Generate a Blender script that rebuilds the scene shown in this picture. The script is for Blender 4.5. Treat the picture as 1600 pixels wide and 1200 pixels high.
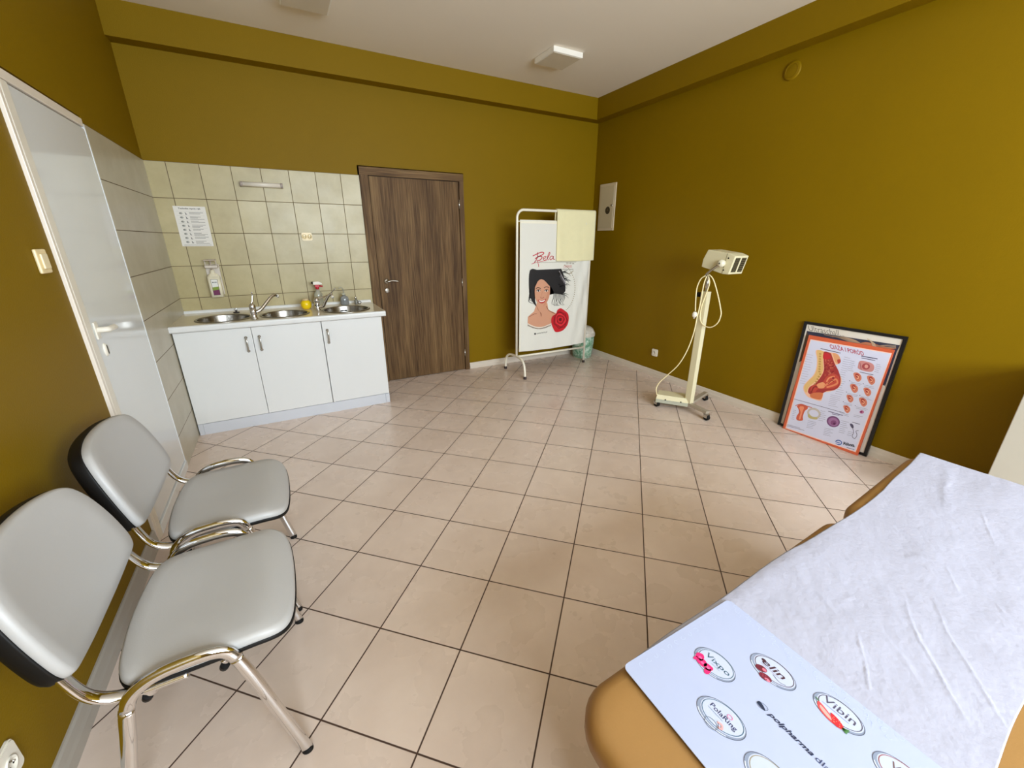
import bpy, bmesh, math, random
from mathutils import Vector, Matrix, noise
random.seed(7)
for o in list(bpy.data.objects): bpy.data.objects.remove(o, do_unlink=True)
SC = bpy.context.scene
COL = SC.collection
PI = math.pi

# ------------------------------------------------------------------ camera
CAM = Vector((0.7475, -4.2338, 1.4216)); YAW, PITCH, ROLL, FPX = 0.5042, -0.3401, 0.0007, 636.25
_f = Vector((math.sin(YAW)*math.cos(PITCH), math.cos(YAW)*math.cos(PITCH), math.sin(PITCH)))
_r = Vector((math.cos(YAW), -math.sin(YAW), 0)); _u = _r.cross(_f)
CR = math.cos(ROLL)*_r + math.sin(ROLL)*_u; CU = -math.sin(ROLL)*_r + math.cos(ROLL)*_u
cam = bpy.data.cameras.new('camera'); co = bpy.data.objects.new('camera', cam); COL.objects.link(co)
co.matrix_world = Matrix.Translation(CAM) @ Matrix(((CR.x, CU.x, -_f.x), (CR.y, CU.y, -_f.y), (CR.z, CU.z, -_f.z))).to_4x4()
cam.sensor_fit = 'HORIZONTAL'; cam.sensor_width = 36.0; cam.lens = 36.0*FPX/1600.0; cam.clip_start = 0.02
SC.camera = co

def ray(px, py): return _f + CR*((px-800)/FPX) - CU*((py-600)/FPX)
def hit(px, py, p0, n):            # measured point of the photograph -> point on a real plane in the room
    d = ray(px, py); p0 = Vector(p0); n = Vector(n)
    return CAM + d*((p0-CAM).dot(n)/d.dot(n))
def hx(px, py, x): return hit(px, py, (x, 0, 0), (1, 0, 0))
def hy(px, py, y): return hit(px, py, (0, y, 0), (0, 1, 0))
def hz(px, py, z): return hit(px, py, (0, 0, z), (0, 0, 1))

# ------------------------------------------------------------------ world, daylight, exposure
w = bpy.data.worlds.new('world'); SC.world = w; w.use_nodes = True
bg = w.node_tree.nodes['Background']; bg.inputs[0].default_value = (0.80, 0.90, 1.0, 1); bg.inputs[1].default_value = 2.2
WIN = (0.45, 3.65, 1.15, 2.65)       # the window in the rear wall: x0, x1, z0, z1
YR = -6.40                            # rear wall plane
def area(name, loc, rot, sx, sy, power, col):
    l = bpy.data.lights.new(name, 'AREA'); l.shape = 'RECTANGLE'; l.size = sx; l.size_y = sy; l.energy = power; l.color = col
    o = bpy.data.objects.new(name, l); COL.objects.link(o); o.location = loc; o.rotation_euler = rot; return o
area('window_daylight', ((WIN[0]+WIN[1])/2, YR-0.17, (WIN[2]+WIN[3])/2), (PI/2, 0, 0), WIN[1]-WIN[0]-0.1, WIN[3]-WIN[2]-0.1, 345, (0.80, 0.91, 1.0))
SC.view_settings.view_transform = 'Standard'; SC.view_settings.look = 'None'
SC.view_settings.exposure = 0.0; SC.view_settings.gamma = 1.0; SC.view_settings.use_curve_mapping = False
SC.cycles.use_denoising = True; SC.cycles.max_bounces = 10; SC.cycles.diffuse_bounces = 6
SC.cycles.sample_clamp_indirect = 6; SC.cycles.caustics_reflective = False; SC.cycles.caustics_refractive = False

# ------------------------------------------------------------------ materials
def lin(c):
    return tuple(((v/255)/12.92 if v/255 <= 0.04045 else ((v/255+0.055)/1.055)**2.4) for v in c[:3]) + (1.0,)
MC = {}
def nmat(name):
    m = bpy.data.materials.new(name); m.use_nodes = True
    return m, m.node_tree.nodes, m.node_tree.links, m.node_tree.nodes['Principled BSDF']
def mat(name, col, rough=0.5, metal=0.0, var=0.04, scale=8.0, bump=0.0, bscale=60.0, spec=0.5, trans=0.0, coat=0.0, sheen=0.0):
    if name in MC: return MC[name]
    m, N, L, B = nmat(name)
    c = lin(col); B.inputs['Roughness'].default_value = rough; B.inputs['Metallic'].default_value = metal
    B.inputs['Specular IOR Level'].default_value = spec; B.inputs['Transmission Weight'].default_value = trans
    B.inputs['Coat Weight'].default_value = coat; B.inputs['Sheen Weight'].default_value = sheen
    tc = N.new('ShaderNodeTexCoord'); nz = N.new('ShaderNodeTexNoise'); nz.inputs['Scale'].default_value = scale; nz.inputs['Detail'].default_value = 4
    L.new(tc.outputs['Object'], nz.inputs['Vector'])
    mx = N.new('ShaderNodeMix'); mx.data_type = 'RGBA'; L.new(nz.outputs['Fac'], mx.inputs['Factor'])
    mx.inputs['A'].default_value = tuple(v*(1-var) for v in c[:3])+(1,); mx.inputs['B'].default_value = tuple(min(1, v*(1+var)) for v in c[:3])+(1,)
    L.new(mx.outputs['Result'], B.inputs['Base Color'])
    if bump > 0:
        n2 = N.new('ShaderNodeTexNoise'); n2.inputs['Scale'].default_value = bscale; n2.inputs['Detail'].default_value = 6; L.new(tc.outputs['Object'], n2.inputs['Vector'])
        bp = N.new('ShaderNodeBump'); bp.inputs['Strength'].default_value = bump; bp.inputs['Distance'].default_value = 0.01
        L.new(n2.outputs['Fac'], bp.inputs['Height']); L.new(bp.outputs['Normal'], B.inputs['Normal'])
    MC[name] = m; return m
def ink(col):
    k = 'ink_%d_%d_%d' % tuple(col[:3])
    return mat(k, col, 0.55, var=0.02)
def math_node(N, L, op, a, b=None):
    n = N.new('ShaderNodeMath'); n.operation = op
    for i, v in enumerate((a, b)):
        if v is None: continue
        if isinstance(v, (int, float)): n.inputs[i].default_value = v
        else: L.new(v, n.inputs[i])
    return n.outputs[0]
def tile_mat(name, ca, cb, grout, su, sv, ou, ov, rot, plane, gw, rough, cscale=3.0, bump=0.25, tint=0.05, coords='Object'):
    m, N, L, B = nmat(name)
    tc = N.new('ShaderNodeTexCoord'); sp = N.new('ShaderNodeSeparateXYZ'); L.new(tc.outputs['Object'], sp.inputs[0])
    X, Y = {'xy': (sp.outputs[0], sp.outputs[1]), 'xz': (sp.outputs[0], sp.outputs[2]), 'yz': (sp.outputs[1], sp.outputs[2])}[plane]
    x = math_node(N, L, 'SUBTRACT', X, ou); y = math_node(N, L, 'SUBTRACT', Y, ov)
    c, s = math.cos(rot), math.sin(rot)
    u = math_node(N, L, 'ADD', math_node(N, L, 'MULTIPLY', x, c/su), math_node(N, L, 'MULTIPLY', y, s/su))
    v = math_node(N, L, 'ADD', math_node(N, L, 'MULTIPLY', x, -s/sv), math_node(N, L, 'MULTIPLY', y, c/sv))
    def edge(t, size):
        fr = math_node(N, L, 'FRACT', t)
        d = math_node(N, L, 'MINIMUM', fr, math_node(N, L, 'SUBTRACT', 1.0, fr))
        return math_node(N, L, 'MULTIPLY', d, size)
    e = math_node(N, L, 'MINIMUM', edge(u, su), edge(v, sv))
    mr = N.new('ShaderNodeMapRange'); mr.interpolation_type = 'SMOOTHSTEP'; L.new(e, mr.inputs['Value']); mr.inputs['From Min'].default_value = gw*0.45; mr.inputs['From Max'].default_value = gw*0.85
    cell = N.new('ShaderNodeCombineXYZ'); L.new(math_node(N, L, 'FLOOR', u), cell.inputs[0]); L.new(math_node(N, L, 'FLOOR', v), cell.inputs[1])
    wn = N.new('ShaderNodeTexWhiteNoise'); L.new(cell.outputs[0], wn.inputs['Vector'])
    off = N.new('ShaderNodeVectorMath'); off.operation = 'MULTIPLY_ADD'; L.new(wn.outputs['Color'], off.inputs[0]); off.inputs[1].default_value = (9, 9, 9); L.new(tc.outputs['Object'], off.inputs[2])
    n1 = N.new('ShaderNodeTexNoise'); n1.inputs['Scale'].default_value = cscale; n1.inputs['Detail'].default_value = 7; n1.inputs['Roughness'].default_value = 0.62; L.new(off.outputs[0], n1.inputs['Vector'])
    rp = N.new('ShaderNodeValToRGB'); rp.color_ramp.elements[0].position = 0.30; rp.color_ramp.elements[1].position = 0.72
    rp.color_ramp.elements[0].color = lin(ca); rp.color_ramp.elements[1].color = lin(cb); L.new(n1.outputs['Fac'], rp.inputs[0])
    hs = N.new('ShaderNodeHueSaturation'); L.new(rp.outputs[0], hs.inputs['Color'])
    L.new(math_node(N, L, 'ADD', math_node(N, L, 'MULTIPLY', wn.outputs['Value'], tint*2), 1-tint), hs.inputs['Value'])
    mx = N.new('ShaderNodeMix'); mx.data_type = 'RGBA'; L.new(mr.outputs[0], mx.inputs['Factor']); mx.inputs['A'].default_value = lin(grout); L.new(hs.outputs[0], mx.inputs['B'])
    L.new(mx.outputs['Result'], B.inputs['Base Color'])
    n3 = N.new('ShaderNodeTexNoise'); n3.inputs['Scale'].default_value = 6; n3.inputs['Detail'].default_value = 5; L.new(off.outputs[0], n3.inputs['Vector'])
    r = math_node(N, L, 'ADD', math_node(N, L, 'MULTIPLY', n3.outputs['Fac'], 0.18), rough-0.09)
    r2 = math_node(N, L, 'ADD', math_node(N, L, 'MULTIPLY', mr.outputs[0], -0.5), 0.5)
    L.new(math_node(N, L, 'ADD', r, r2), B.inputs['Roughness'])
    bp = N.new('ShaderNodeBump'); bp.inputs['Strength'].default_value = bump; bp.inputs['Distance'].default_value = 0.002
    hh = math_node(N, L, 'ADD', mr.outputs[0], math_node(N, L, 'MULTIPLY', n1.outputs['Fac'], 0.10)); L.new(hh, bp.inputs['Height']); L.new(bp.outputs[0], B.inputs['Normal'])
    MC[name] = m; return m
def wood_mat(name, ca, cb, cc, axis='z', rough=0.45):
    m, N, L, B = nmat(name); tc = N.new('ShaderNodeTexCoord')
    mp = N.new('ShaderNodeMapping'); mp.inputs['Scale'].default_value = (9, 9, 0.55) if axis == 'z' else (0.55, 9, 9); L.new(tc.outputs['Object'], mp.inputs[0])
    n1 = N.new('ShaderNodeTexNoise'); n1.inputs['Scale'].default_value = 1.6; n1.inputs['Detail'].default_value = 6; n1.inputs['Distortion'].default_value = 0.5; L.new(mp.outputs[0], n1.inputs[0])
    mp2 = N.new('ShaderNodeMapping'); mp2.inputs['Scale'].default_value = (150, 150, 4) if axis == 'z' else (4, 150, 150); L.new(tc.outputs['Object'], mp2.inputs[0])
    n2 = N.new('ShaderNodeTexNoise'); n2.inputs['Scale'].default_value = 1.0; n2.inputs['Detail'].default_value = 3; L.new(mp2.outputs[0], n2.inputs[0])
    rp = N.new('ShaderNodeValToRGB'); e = rp.color_ramp.elements; e[0].position = 0.33; e[0].color = lin(ca); e[1].position = 0.68; e[1].color = lin(cc)
    q = e.new(0.5); q.color = lin(cb)
    f = math_node(N, L, 'ADD', math_node(N, L, 'MULTIPLY', n1.outputs['Fac'], 0.45), math_node(N, L, 'MULTIPLY', n2.outputs['Fac'], 0.55)); L.new(f, rp.inputs[0])
    L.new(rp.outputs[0], B.inputs['Base Color']); B.inputs['Roughness'].default_value = rough; B.inputs['Specular IOR Level'].default_value = 0.25
    bp = N.new('ShaderNodeBump'); bp.inputs['Strength'].default_value = 0.15; bp.inputs['Distance'].default_value = 0.002; L.new(n2.outputs['Fac'], bp.inputs['Height']); L.new(bp.outputs[0], B.inputs['Normal'])
    MC[name] = m; return m

OLIVE = mat('olive_paint', (127, 99, 1), 0.55, var=0.06, scale=1.6, bump=0.10, bscale=160, spec=0.13)
CEIL = mat('ceiling_paint', (240, 232, 218), 0.8, var=0.015, scale=2, bump=0.04, bscale=90)
WHITE = mat('white_laminate', (218, 219, 218), 0.32, var=0.01, scale=3)
PLINTH = mat('plinth_laminate', (200, 203, 210), 0.4, var=0.01)
SKIRT = mat('baseboard_plastic', (214, 203, 188), 0.35, var=0.03, scale=12)
DOORW = mat('white_door_lacquer', (226, 230, 232), 0.12, var=0.01, scale=3, coat=0.3)
FRAMEC = mat('cream_frame_paint', (232, 222, 208), 0.3, var=0.02)
CHROME = mat('chrome', (225, 225, 226), 0.07, 1.0, var=0.01)
STEEL = mat('brushed_steel', (150, 146, 140), 0.26, 1.0, var=0.05, scale=30)
SATIN = mat('satin_nickel', (190, 186, 178), 0.25, 1.0, var=0.02)
BLACKP = mat('black_plastic', (14, 12, 11), 0.55, var=0.1, spec=0.25)
WHITEP = mat('white_plastic', (232, 226, 212), 0.35, var=0.02)
CREAMP = mat('cream_plastic', (236, 216, 168), 0.35, var=0.02)
VINYL = mat('grey_vinyl', (174, 172, 170), 0.42, var=0.02, scale=5, bump=0.05, bscale=350)
LEATHER = mat('tan_vinyl', (152, 112, 60), 0.5, var=0.04, scale=4, bump=0.05, bscale=260)
ENAMEL = mat('cream_enamel', (222, 214, 178), 0.38, var=0.02)
WHTUBE = mat('white_tube_enamel', (242, 236, 218), 0.3, var=0.01)
WOOD = wood_mat('brown_oak_door', (58, 37, 17), (98, 72, 42), (132, 104, 68), rough=0.6)
WOODH = wood_mat('brown_oak_lintel', (58, 37, 17), (98, 72, 42), (132, 104, 68), 'x', 0.6)
FLOOR = tile_mat('floor_tiles', (212, 192, 178), (226, 208, 195), (72, 50, 38), 0.333, 0.333, 2.0185, -0.8253, -0.7729, 'xy', 0.004, 0.28, cscale=2.6, tint=0.012)
WTB = tile_mat('wall_tiles_back', (165, 151, 106), (187, 174, 130), (96, 80, 52), 0.2033, 0.2496, 0.131, 1.9701, 0, 'xz', 0.0035, 0.36, cscale=3.2, tint=0.015)
WTL = tile_mat('wall_tiles_left', (176, 168, 146), (194, 187, 168), (104, 88, 64), 1.30, 0.2496, -1.131-0.08, 1.9701, 0, 'yz', 0.0035, 0.34, cscale=3.2, tint=0.015)

# ------------------------------------------------------------------ mesh helpers
class MB:
    def __init__(s): s.bm = bmesh.new(); s.mats = []
    def mi(s, m):
        if m not in s.mats: s.mats.append(m)
        return s.mats.index(m)
    def face(s, vs, m=None, smooth=False):
        try: f = s.bm.faces.new(vs)
        except ValueError: return None
        if m: f.material_index = s.mi(m)
        f.smooth = smooth; return f
    def box(s, a, b, m=None, bev=0.0, M=None, seg=2):
        a, b = Vector(a), Vector(b); lo = Vector((min(a[i], b[i]) for i in range(3))); hi = Vector((max(a[i], b[i]) for i in range(3)))
        r = bmesh.ops.create_cube(s.bm, size=1.0); vs = r['verts']
        for v in vs: v.co = Vector((lo[i]+(v.co[i]+0.5)*(hi[i]-lo[i]) for i in range(3)))
        fs = list({f for v in vs for f in v.link_faces})
        if m:
            for f in fs: f.material_index = s.mi(m)
        if bev > 0:
            es = list({e for f in fs for e in f.edges})
            r2 = bmesh.ops.bevel(s.bm, geom=es+vs, offset=bev, segments=seg, affect='EDGES', profile=0.5)
            vs = list({v for f in r2['faces'] for v in f.verts} | {v for v in vs if v.is_valid})
            if m:
                for f in {f for v in vs for f in v.link_faces}: f.material_index = s.mi(m)
        if M:
            for v in vs: v.co = M @ v.co
        return s
    def tube(s, pts, r, m=None, n=12, r2=None, cap=True, side=None, smooth=True, closed=False):
        pts = [Vector(p) for p in pts]; rings = []; k = len(pts)
        for i, p in enumerate(pts):
            if closed: t = (pts[(i+1) % k]-pts[i-1]).normalized()
            else: t = (pts[min(i+1, k-1)]-pts[max(i-1, 0)]).normalized()
            if side is not None: a = Vector(side)
            elif i == 0: a = t.orthogonal()
            else: a = s._a
            a = (a - t*a.dot(t)).normalized(); s._a = a; b = t.cross(a)
            ra = r[i] if isinstance(r, (list, tuple)) else r; rb = ra if r2 is None else (r2[i] if isinstance(r2, (list, tuple)) else r2)
            rings.append([s.bm.verts.new(p+a*(math.cos(2*PI*j/n)*ra)+b*(math.sin(2*PI*j/n)*rb)) for j in range(n)])
        rng = range(k) if closed else range(k-1)
        for i in rng:
            A, B2 = rings[i], rings[(i+1) % k]
            for j in range(n): s.face((A[j], A[(j+1) % n], B2[(j+1) % n], B2[j]), m, smooth)
        if cap and not closed: s.face(rings[0][::-1], m); s.face(rings[-1], m)
        return s
    def lathe(s, prof, c, m=None, n=32, axis='z', smooth=True, sx=1, sy=1):
        c = Vector(c); rings = []
        def P(r, h, a):
            x, y = r*math.cos(a)*sx, r*math.sin(a)*sy
            return {'z': Vector((x, y, h)), 'x': Vector((h, x, y)), 'y': Vector((x, h, y))}[axis] + c
        for r, h in prof:
            rings.append([s.bm.verts.new(P(r, h, 0))] if r < 1e-6 else [s.bm.verts.new(P(r, h, 2*PI*j/n)) for j in range(n)])
        for A, B2 in zip(rings, rings[1:]):
            if len(A) == 1 and len(B2) == 1: continue
            for j in range(n):
                j2 = (j+1) % n
                if len(A) == 1: s.face((A[0], B2[j2], B2[j]), m, smooth)
                elif len(B2) == 1: s.face((A[j], A[j2], B2[0]), m, smooth)
                else: s.face((A[j], A[j2], B2[j2], B2[j]), m, smooth)
        return s
    def prism(s, outline, e, m=None, smooth=False):     # outline: closed list of points, extruded by vector e
        e = Vector(e); A = [s.bm.verts.new(Vector(p)) for p in outline]; B2 = [s.bm.verts.new(Vector(p)+e) for p in outline]; n = len(A)
        s.face(A[::-1], m); s.face(B2, m)
        for i in range(n): s.face((A[i], A[(i+1) % n], B2[(i+1) % n], B2[i]), m, smooth)
        return s
    def grid(s, fn, nu, nv, m=None, smooth=True, th=None):
        V = [[s.bm.verts.new(fn(i/nu, j/nv)) for j in range(nv+1)] for i in range(nu+1)]
        for i in range(nu):
            for j in range(nv): s.face((V[i][j], V[i+1][j], V[i+1][j+1], V[i][j+1]), m, smooth)
        return s
    def obj(s, name, m=None, parent=None, loc=None, world=True, sharp=None):
        bmesh.ops.recalc_face_normals(s.bm, faces=s.bm.faces[:]) if sharp != 'keep' else None
        me = bpy.data.meshes.new(name); s.bm.to_mesh(me); s.bm.free()
        if m is not None and not s.mats: me.materials.append(m)
        for x in s.mats: me.materials.append(x)
        o = bpy.data.objects.new(name, me); COL.objects.link(o)
        if parent is not None: o.parent = parent
        if loc: o.location = loc
        return o
def shift(o):      # put a one-mesh thing's origin at its own base
    me = o.data; xs = [v.co for v in me.vertices]
    c = Vector(((min(v.x for v in xs)+max(v.x for v in xs))/2, (min(v.y for v in xs)+max(v.y for v in xs))/2, min(v.z for v in xs)))
    me.transform(Matrix.Translation(-c)); o.location = o.location + c; return o
def tag(o, label, cat, group=None, kind=None):
    o['label'] = label; o['category'] = cat
    if group: o['group'] = group
    if kind: o['kind'] = kind
    return o
def thing(name, label, cat, loc=(0, 0, 0), rz=0.0, group=None):
    o = bpy.data.objects.new(name, None); COL.objects.link(o); o.location = loc; o.rotation_euler = (0, 0, rz); o.empty_display_size = 0.1
    return tag(o, label, cat, group)
def root_local(o, mb):             # world coordinates -> the thing's own frame
    M = (Matrix.Translation(o.location) @ o.rotation_euler.to_matrix().to_4x4()).inverted()
    for v in mb.bm.verts: v.co = M @ v.co
    return mb
def part(mb, name, m, root, parent=None):
    root_local(root, mb); return mb.obj(name, m, parent or root)
def struct(o, label=None):
    o['kind'] = 'structure'
    if label: o['label'] = label
    return o
def smooth_path(P, n=6, closed=False):
    P = [Vector(p) for p in P]; out = []; k = len(P)
    rng = range(k) if closed else range(k-1)
    for i in rng:
        p0 = P[i-1] if (closed or i > 0) else P[0]; p1 = P[i]; p2 = P[(i+1) % k]; p3 = P[(i+2) % k] if closed else P[min(i+2, k-1)]
        for j in range(n):
            t = j/n
            out.append(0.5*((2*p1)+(p2-p0)*t+(2*p0-5*p1+4*p2-p3)*t*t+(3*p1-p0-3*p2+p3)*t**3))
    if not closed: out.append(P[-1])
    return out
def rrect(w, h, r, n=6, cx=0, cy=0):
    out = []
    for (sx, sy, a0) in ((1, 1, 0), (-1, 1, 90), (-1, -1, 180), (1, -1, 270)):
        for i in range(n+1):
            a = math.radians(a0+90*i/n); out.append((cx+sx*(w/2-r)+r*math.cos(a), cy+sy*(h/2-r)+r*math.sin(a)))
    return out

class Art:             # flat print: thin coloured shapes lying on a real plane, a fraction of a millimetre apart
    def __init__(s, mp, n, step=0.0002, base=0.0003):
        s.mb = MB(); s.mp = mp; s.n = Vector(n); s.step = step; s.base = base
    def P(s, x, y, l): return s.mp(x, y) + s.n*(s.base+s.step*l)
    def poly(s, pts, col, l=0):
        vs = [s.mb.bm.verts.new(s.P(x, y, l)) for x, y in pts]
        if len(vs) < 3: return
        f = s.mb.face(vs, ink(col))
        if f and len(vs) > 4: bmesh.ops.triangulate(s.mb.bm, faces=[f])
    def blob(s, pts, col, l=0, n=5): s.poly([(p.x, p.y) for p in smooth_path([(x, y, 0) for x, y in pts], n, True)], col, l)
    def ell(s, cx, cy, a, b, col, l=0, rot=0, n=28):
        c, q = math.cos(rot), math.sin(rot)
        s.poly([(cx+a*math.cos(t)*c-b*math.sin(t)*q, cy+a*math.cos(t)*q+b*math.sin(t)*c) for t in [2*PI*i/n for i in range(n)]], col, l)
    def ring(s, cx, cy, a, b, wd, col, l=0, rot=0, n=36, a0=0, a1=2*PI, wd2=None):
        c, q = math.cos(rot), math.sin(rot); prev = None
        for i in range(n+1):
            t = a0+(a1-a0)*i/n; wq = wd if wd2 is None else wd+(wd2-wd)*math.sin(PI*i/n)
            pr = []
            for k in (0, 1):
                A, Bq = a-k*wq, b-k*wq; x, y = A*math.cos(t), Bq*math.sin(t); pr.append((cx+x*c-y*q, cy+x*q+y*c))
            if prev: s.poly([prev[0], pr[0], pr[1], prev[1]], col, l)
            prev = pr
    def stroke(s, pts, wd, col, l=0, smooth=True, n=5, taper=False):
        P = smooth_path([(x, y, 0) for x, y in pts], n) if smooth and len(pts) > 2 else [Vector((x, y, 0)) for x, y in pts]
        k = len(P); prev = None
        for i, p in enumerate(P):
            t = (P[min(i+1, k-1)]-P[max(i-1, 0)]); t = t.normalized() if t.length > 0 else Vector((1, 0, 0)); q = Vector((-t.y, t.x, 0))*(wd/2*((1-0.85*i/(k-1)) if taper else 1))
            pr = ((p.x+q.x, p.y+q.y), (p.x-q.x, p.y-q.y))
            if prev: s.poly([prev[0], pr[0], pr[1], prev[1]], col, l)
            prev = pr
    def text(s, txt, x, y, size, ux, uy, vx, vy, col, l=0, bold=0.0, shear=0.0, space=1.0, width=None):
        # (x,y) start of the baseline, (ux,uy) reading direction, (vx,vy) up direction, per unit of size
        cu = bpy.data.curves.new('t', 'FONT'); cu.body = txt; cu.size = 1.0; cu.offset = bold; cu.shear = shear; cu.space_character = space; cu.resolution_u = 3
        o = bpy.data.objects.new('t', cu); COL.objects.link(o); bpy.context.view_layer.update()
        me = bpy.data.meshes.new_from_object(o.evaluated_get(bpy.context.evaluated_depsgraph_get())); k = 1.0
        if width:
            mxx = max(v.co.x for v in me.vertices); k = width/(mxx*size)
        vs = [s.mb.bm.verts.new(s.P(x+(v.co.x*ux*k+v.co.y*vx)*size, y+(v.co.x*uy*k+v.co.y*vy)*size, l)) for v in me.vertices]
        for p in me.polygons: s.mb.face([vs[i] for i in p.vertices], ink(col))
        bpy.data.objects.remove(o); bpy.data.curves.remove(cu); bpy.data.meshes.remove(me)
    def done(s, name, root, parent=None):
        root_local(root, s.mb) if root else None
        return s.mb.obj(name, None, parent or root, sharp='keep')

# ================================================================== THE ROOM
W0, WA = 4.2086, 0.0135            # right wall: x = W0 + WA*y
H, HB, DB, DR = 2.8793, 2.6732, 0.12, 0.12
def xw(y): return W0+WA*y
b = MB(); b.box((-0.15, YR-0.25, -0.12), (4.4, 0.15, 0.0)); struct(b.obj('floor', FLOOR), 'beige square floor tiles laid diagonally with dark joints')
b = MB(); b.box((-0.15, YR-0.25, H), (4.4, 0.15, H+0.12)); struct(b.obj('ceiling', CEIL), 'plain off-white ceiling')
b = MB(); b.box((-0.15, 0, 0), (1.5, 0.15, H)); b.box((2.52, 0, 0), (4.4, 0.15, H)); b.box((1.5, 0, 2.05), (2.52, 0.15, H)); b.box((1.5, 0.12, 0), (2.52, 0.15, 2.05))
struct(b.obj('wall_back', OLIVE), 'olive painted wall with the brown door')
b = MB(); b.box((-0.15, YR, 0), (0, -1.96, H)); b.box((-0.15, -1.125, 0), (0, 0, H)); b.box((-0.15, -1.96, 2.0), (0, -1.125, H)); b.box((-0.15, -1.96, 0), (-0.12, -1.125, 2.0))
struct(b.obj('wall_left', OLIVE), 'olive painted wall with the white door')
b = MB(); b.prism([(xw(0), 0, 0), (xw(YR), YR, 0), (4.4, YR, 0), (4.4, 0, 0)], (0, 0, H)); struct(b.obj('wall_right', OLIVE), 'long olive painted wall on the right')
x0, x1, z0, z1 = WIN
b = MB(); b.box((-0.15, YR-0.25, 0), (x0, YR, H)); b.box((x1, YR-0.25, 0), (4.4, YR, H)); b.box((x0, YR-0.25, 0), (x1, YR, z0)); b.box((x0, YR-0.25, z1), (x1, YR, H))
struct(b.obj('wall_rear', OLIVE))
b = MB(); b.prism([(0, 0, HB), (xw(0), 0, HB), (xw(0), -DB, HB), (0, -DB, HB)], (0, 0, H-HB)); struct(b.obj('trim_1', OLIVE), 'olive boxed beam along the top of the back wall')
b = MB(); b.prism([(xw(-DB), -DB, HB), (xw(-DB)-DR, -DB, HB), (xw(YR)-DR, YR, HB), (xw(YR), YR, HB)], (0, 0, H-HB)); struct(b.obj('trim_2', OLIVE), 'olive boxed beam along the top of the right wall')
# tiling of the sink corner
b = MB(); b.box((0.006, -0.007, 0.0), (1.508, 0, 1.9701)); struct(b.obj('trim_3', WTB), 'cream wall tiles behind the sinks')
b = MB(); b.box((0, -1.125, 0.0), (0.006, 0, 1.9701)); struct(b.obj('trim_4', WTL), 'cream wall tiles beside the white door')
# window (behind the camera)
win = bpy.data.objects.new('window_1', None); COL.objects.link(win); win.location = ((x0+x1)/2, YR, z0); struct(win, 'wide window in the rear wall')
b = MB(); fw = 0.06
for a, c in (((x0, z0), (x1, z0+fw)), ((x0, z1-fw), (x1, z1)), ((x0, z0), (x0+fw, z1)), ((x1-fw, z0), (x1, z1)), ((1.52, z0), (1.60, z1)), ((2.50, z0), (2.58, z1))):
    b.box((a[0], YR-0.13, a[1]), (c[0], YR-0.07, c[1]), bev=0.004)
part(b, 'window_frame', WHITE, win)
b = MB(); b.box((x0-0.04, YR-0.06, z0-0.03), (x1+0.04, YR+0.12, z0-0.002), bev=0.006); part(b, 'window_sill', WHITE, win)
gm, N, L, B = nmat('window_glass'); tr = N.new('ShaderNodeBsdfTransparent'); gl = N.new('ShaderNodeBsdfGlossy'); gl.inputs['Roughness'].default_value = 0.02; mxs = N.new('ShaderNodeMixShader'); mxs.inputs[0].default_value = 0.06
L.new(tr.outputs[0], mxs.inputs[1]); L.new(gl.outputs[0], mxs.inputs[2]); L.new(mxs.outputs[0], N['Material Output'].inputs['Surface'])
b = MB(); b.box((x0+fw, YR-0.104, z0+fw), (x1-fw, YR-0.098, z1-fw)); part(b, 'window_pane', gm, win)
# baseboards
SKIRTG = mat('grey_baseboard_plastic', (172, 166, 156), 0.4, var=0.03, scale=12)
def skirt(name, pts, off, h, lab):       # moulded strip: pts along the wall foot, off = direction away from the wall
    b = MB(); off = Vector(off); prof = [(0, 0), (0.014, 0), (0.014, h*0.45), (0.011, h*0.62), (0.009, h*0.9), (0.005, h), (0, h)]
    A, B2 = Vector(pts[0]), Vector(pts[1]); b.prism([A+off*q+Vector((0, 0, z)) for q, z in prof], B2-A)
    struct(b.obj(name, SKIRTG if name.endswith('left') else SKIRT), lab)
skirt('baseboard_back', [(2.518, 0, 0), (xw(0)-0.002, 0, 0)], (0, -1, 0), 0.07, 'pale skirting along the back wall')
skirt('baseboard_right', [(xw(-0.014), -0.014, 0), (xw(YR), YR, 0)], (-1, WA, 0), 0.072, 'pale skirting along the right wall')
skirt('baseboard_left', [(0, -1.962, 0), (0, YR, 0)], (1, 0, 0), 0.09, 'grey skirting along the left wall')

# door_1: brown oak door in the back wall
d1 = bpy.data.objects.new('door_1', None); COL.objects.link(d1); d1.location = (2.01, 0, 0); struct(d1, 'brown oak-look door with a nickel handle')
b = MB(); b.box((1.509, -0.022, 0), (1.585, 0.10, 2.04), bev=0.003); b.box((2.462, -0.022, 0), (2.512, 0.10, 2.04), bev=0.003)
part(b, 'door_frame', WOOD, d1)
b = MB(); b.box((1.509, -0.0225, 1.972), (2.512, 0.10, 2.0405), bev=0.003); part(b, 'door_lintel', WOODH, d1)
b = MB(); b.box((1.590, -0.012, 0.006), (2.458, 0.03, 1.968), bev=0.003); part(b, 'door_leaf', WOOD, d1)
b = MB(); b.box((1.584, -0.004, 0.004), (1.591, 0.03, 1.972)); b.box((1.585, -0.004, 1.967), (2.462, 0.03, 1.973)); part(b, 'door_seal', BLACKP, d1)
hb = MB(); hb.lathe([(0, -0.022), (0.024, -0.022), (0.026, -0.014), (0.026, -0.012)], (1.657, 0, 1.035), axis='y')
hb.tube(smooth_path([(1.657, -0.02, 1.035), (1.657, -0.06, 1.035), (1.675, -0.066, 1.038), (1.71, -0.062, 1.042), (1.765, -0.06, 1.034)], 5), 0.0085); part(hb, 'door_handle', SATIN, d1)
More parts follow.
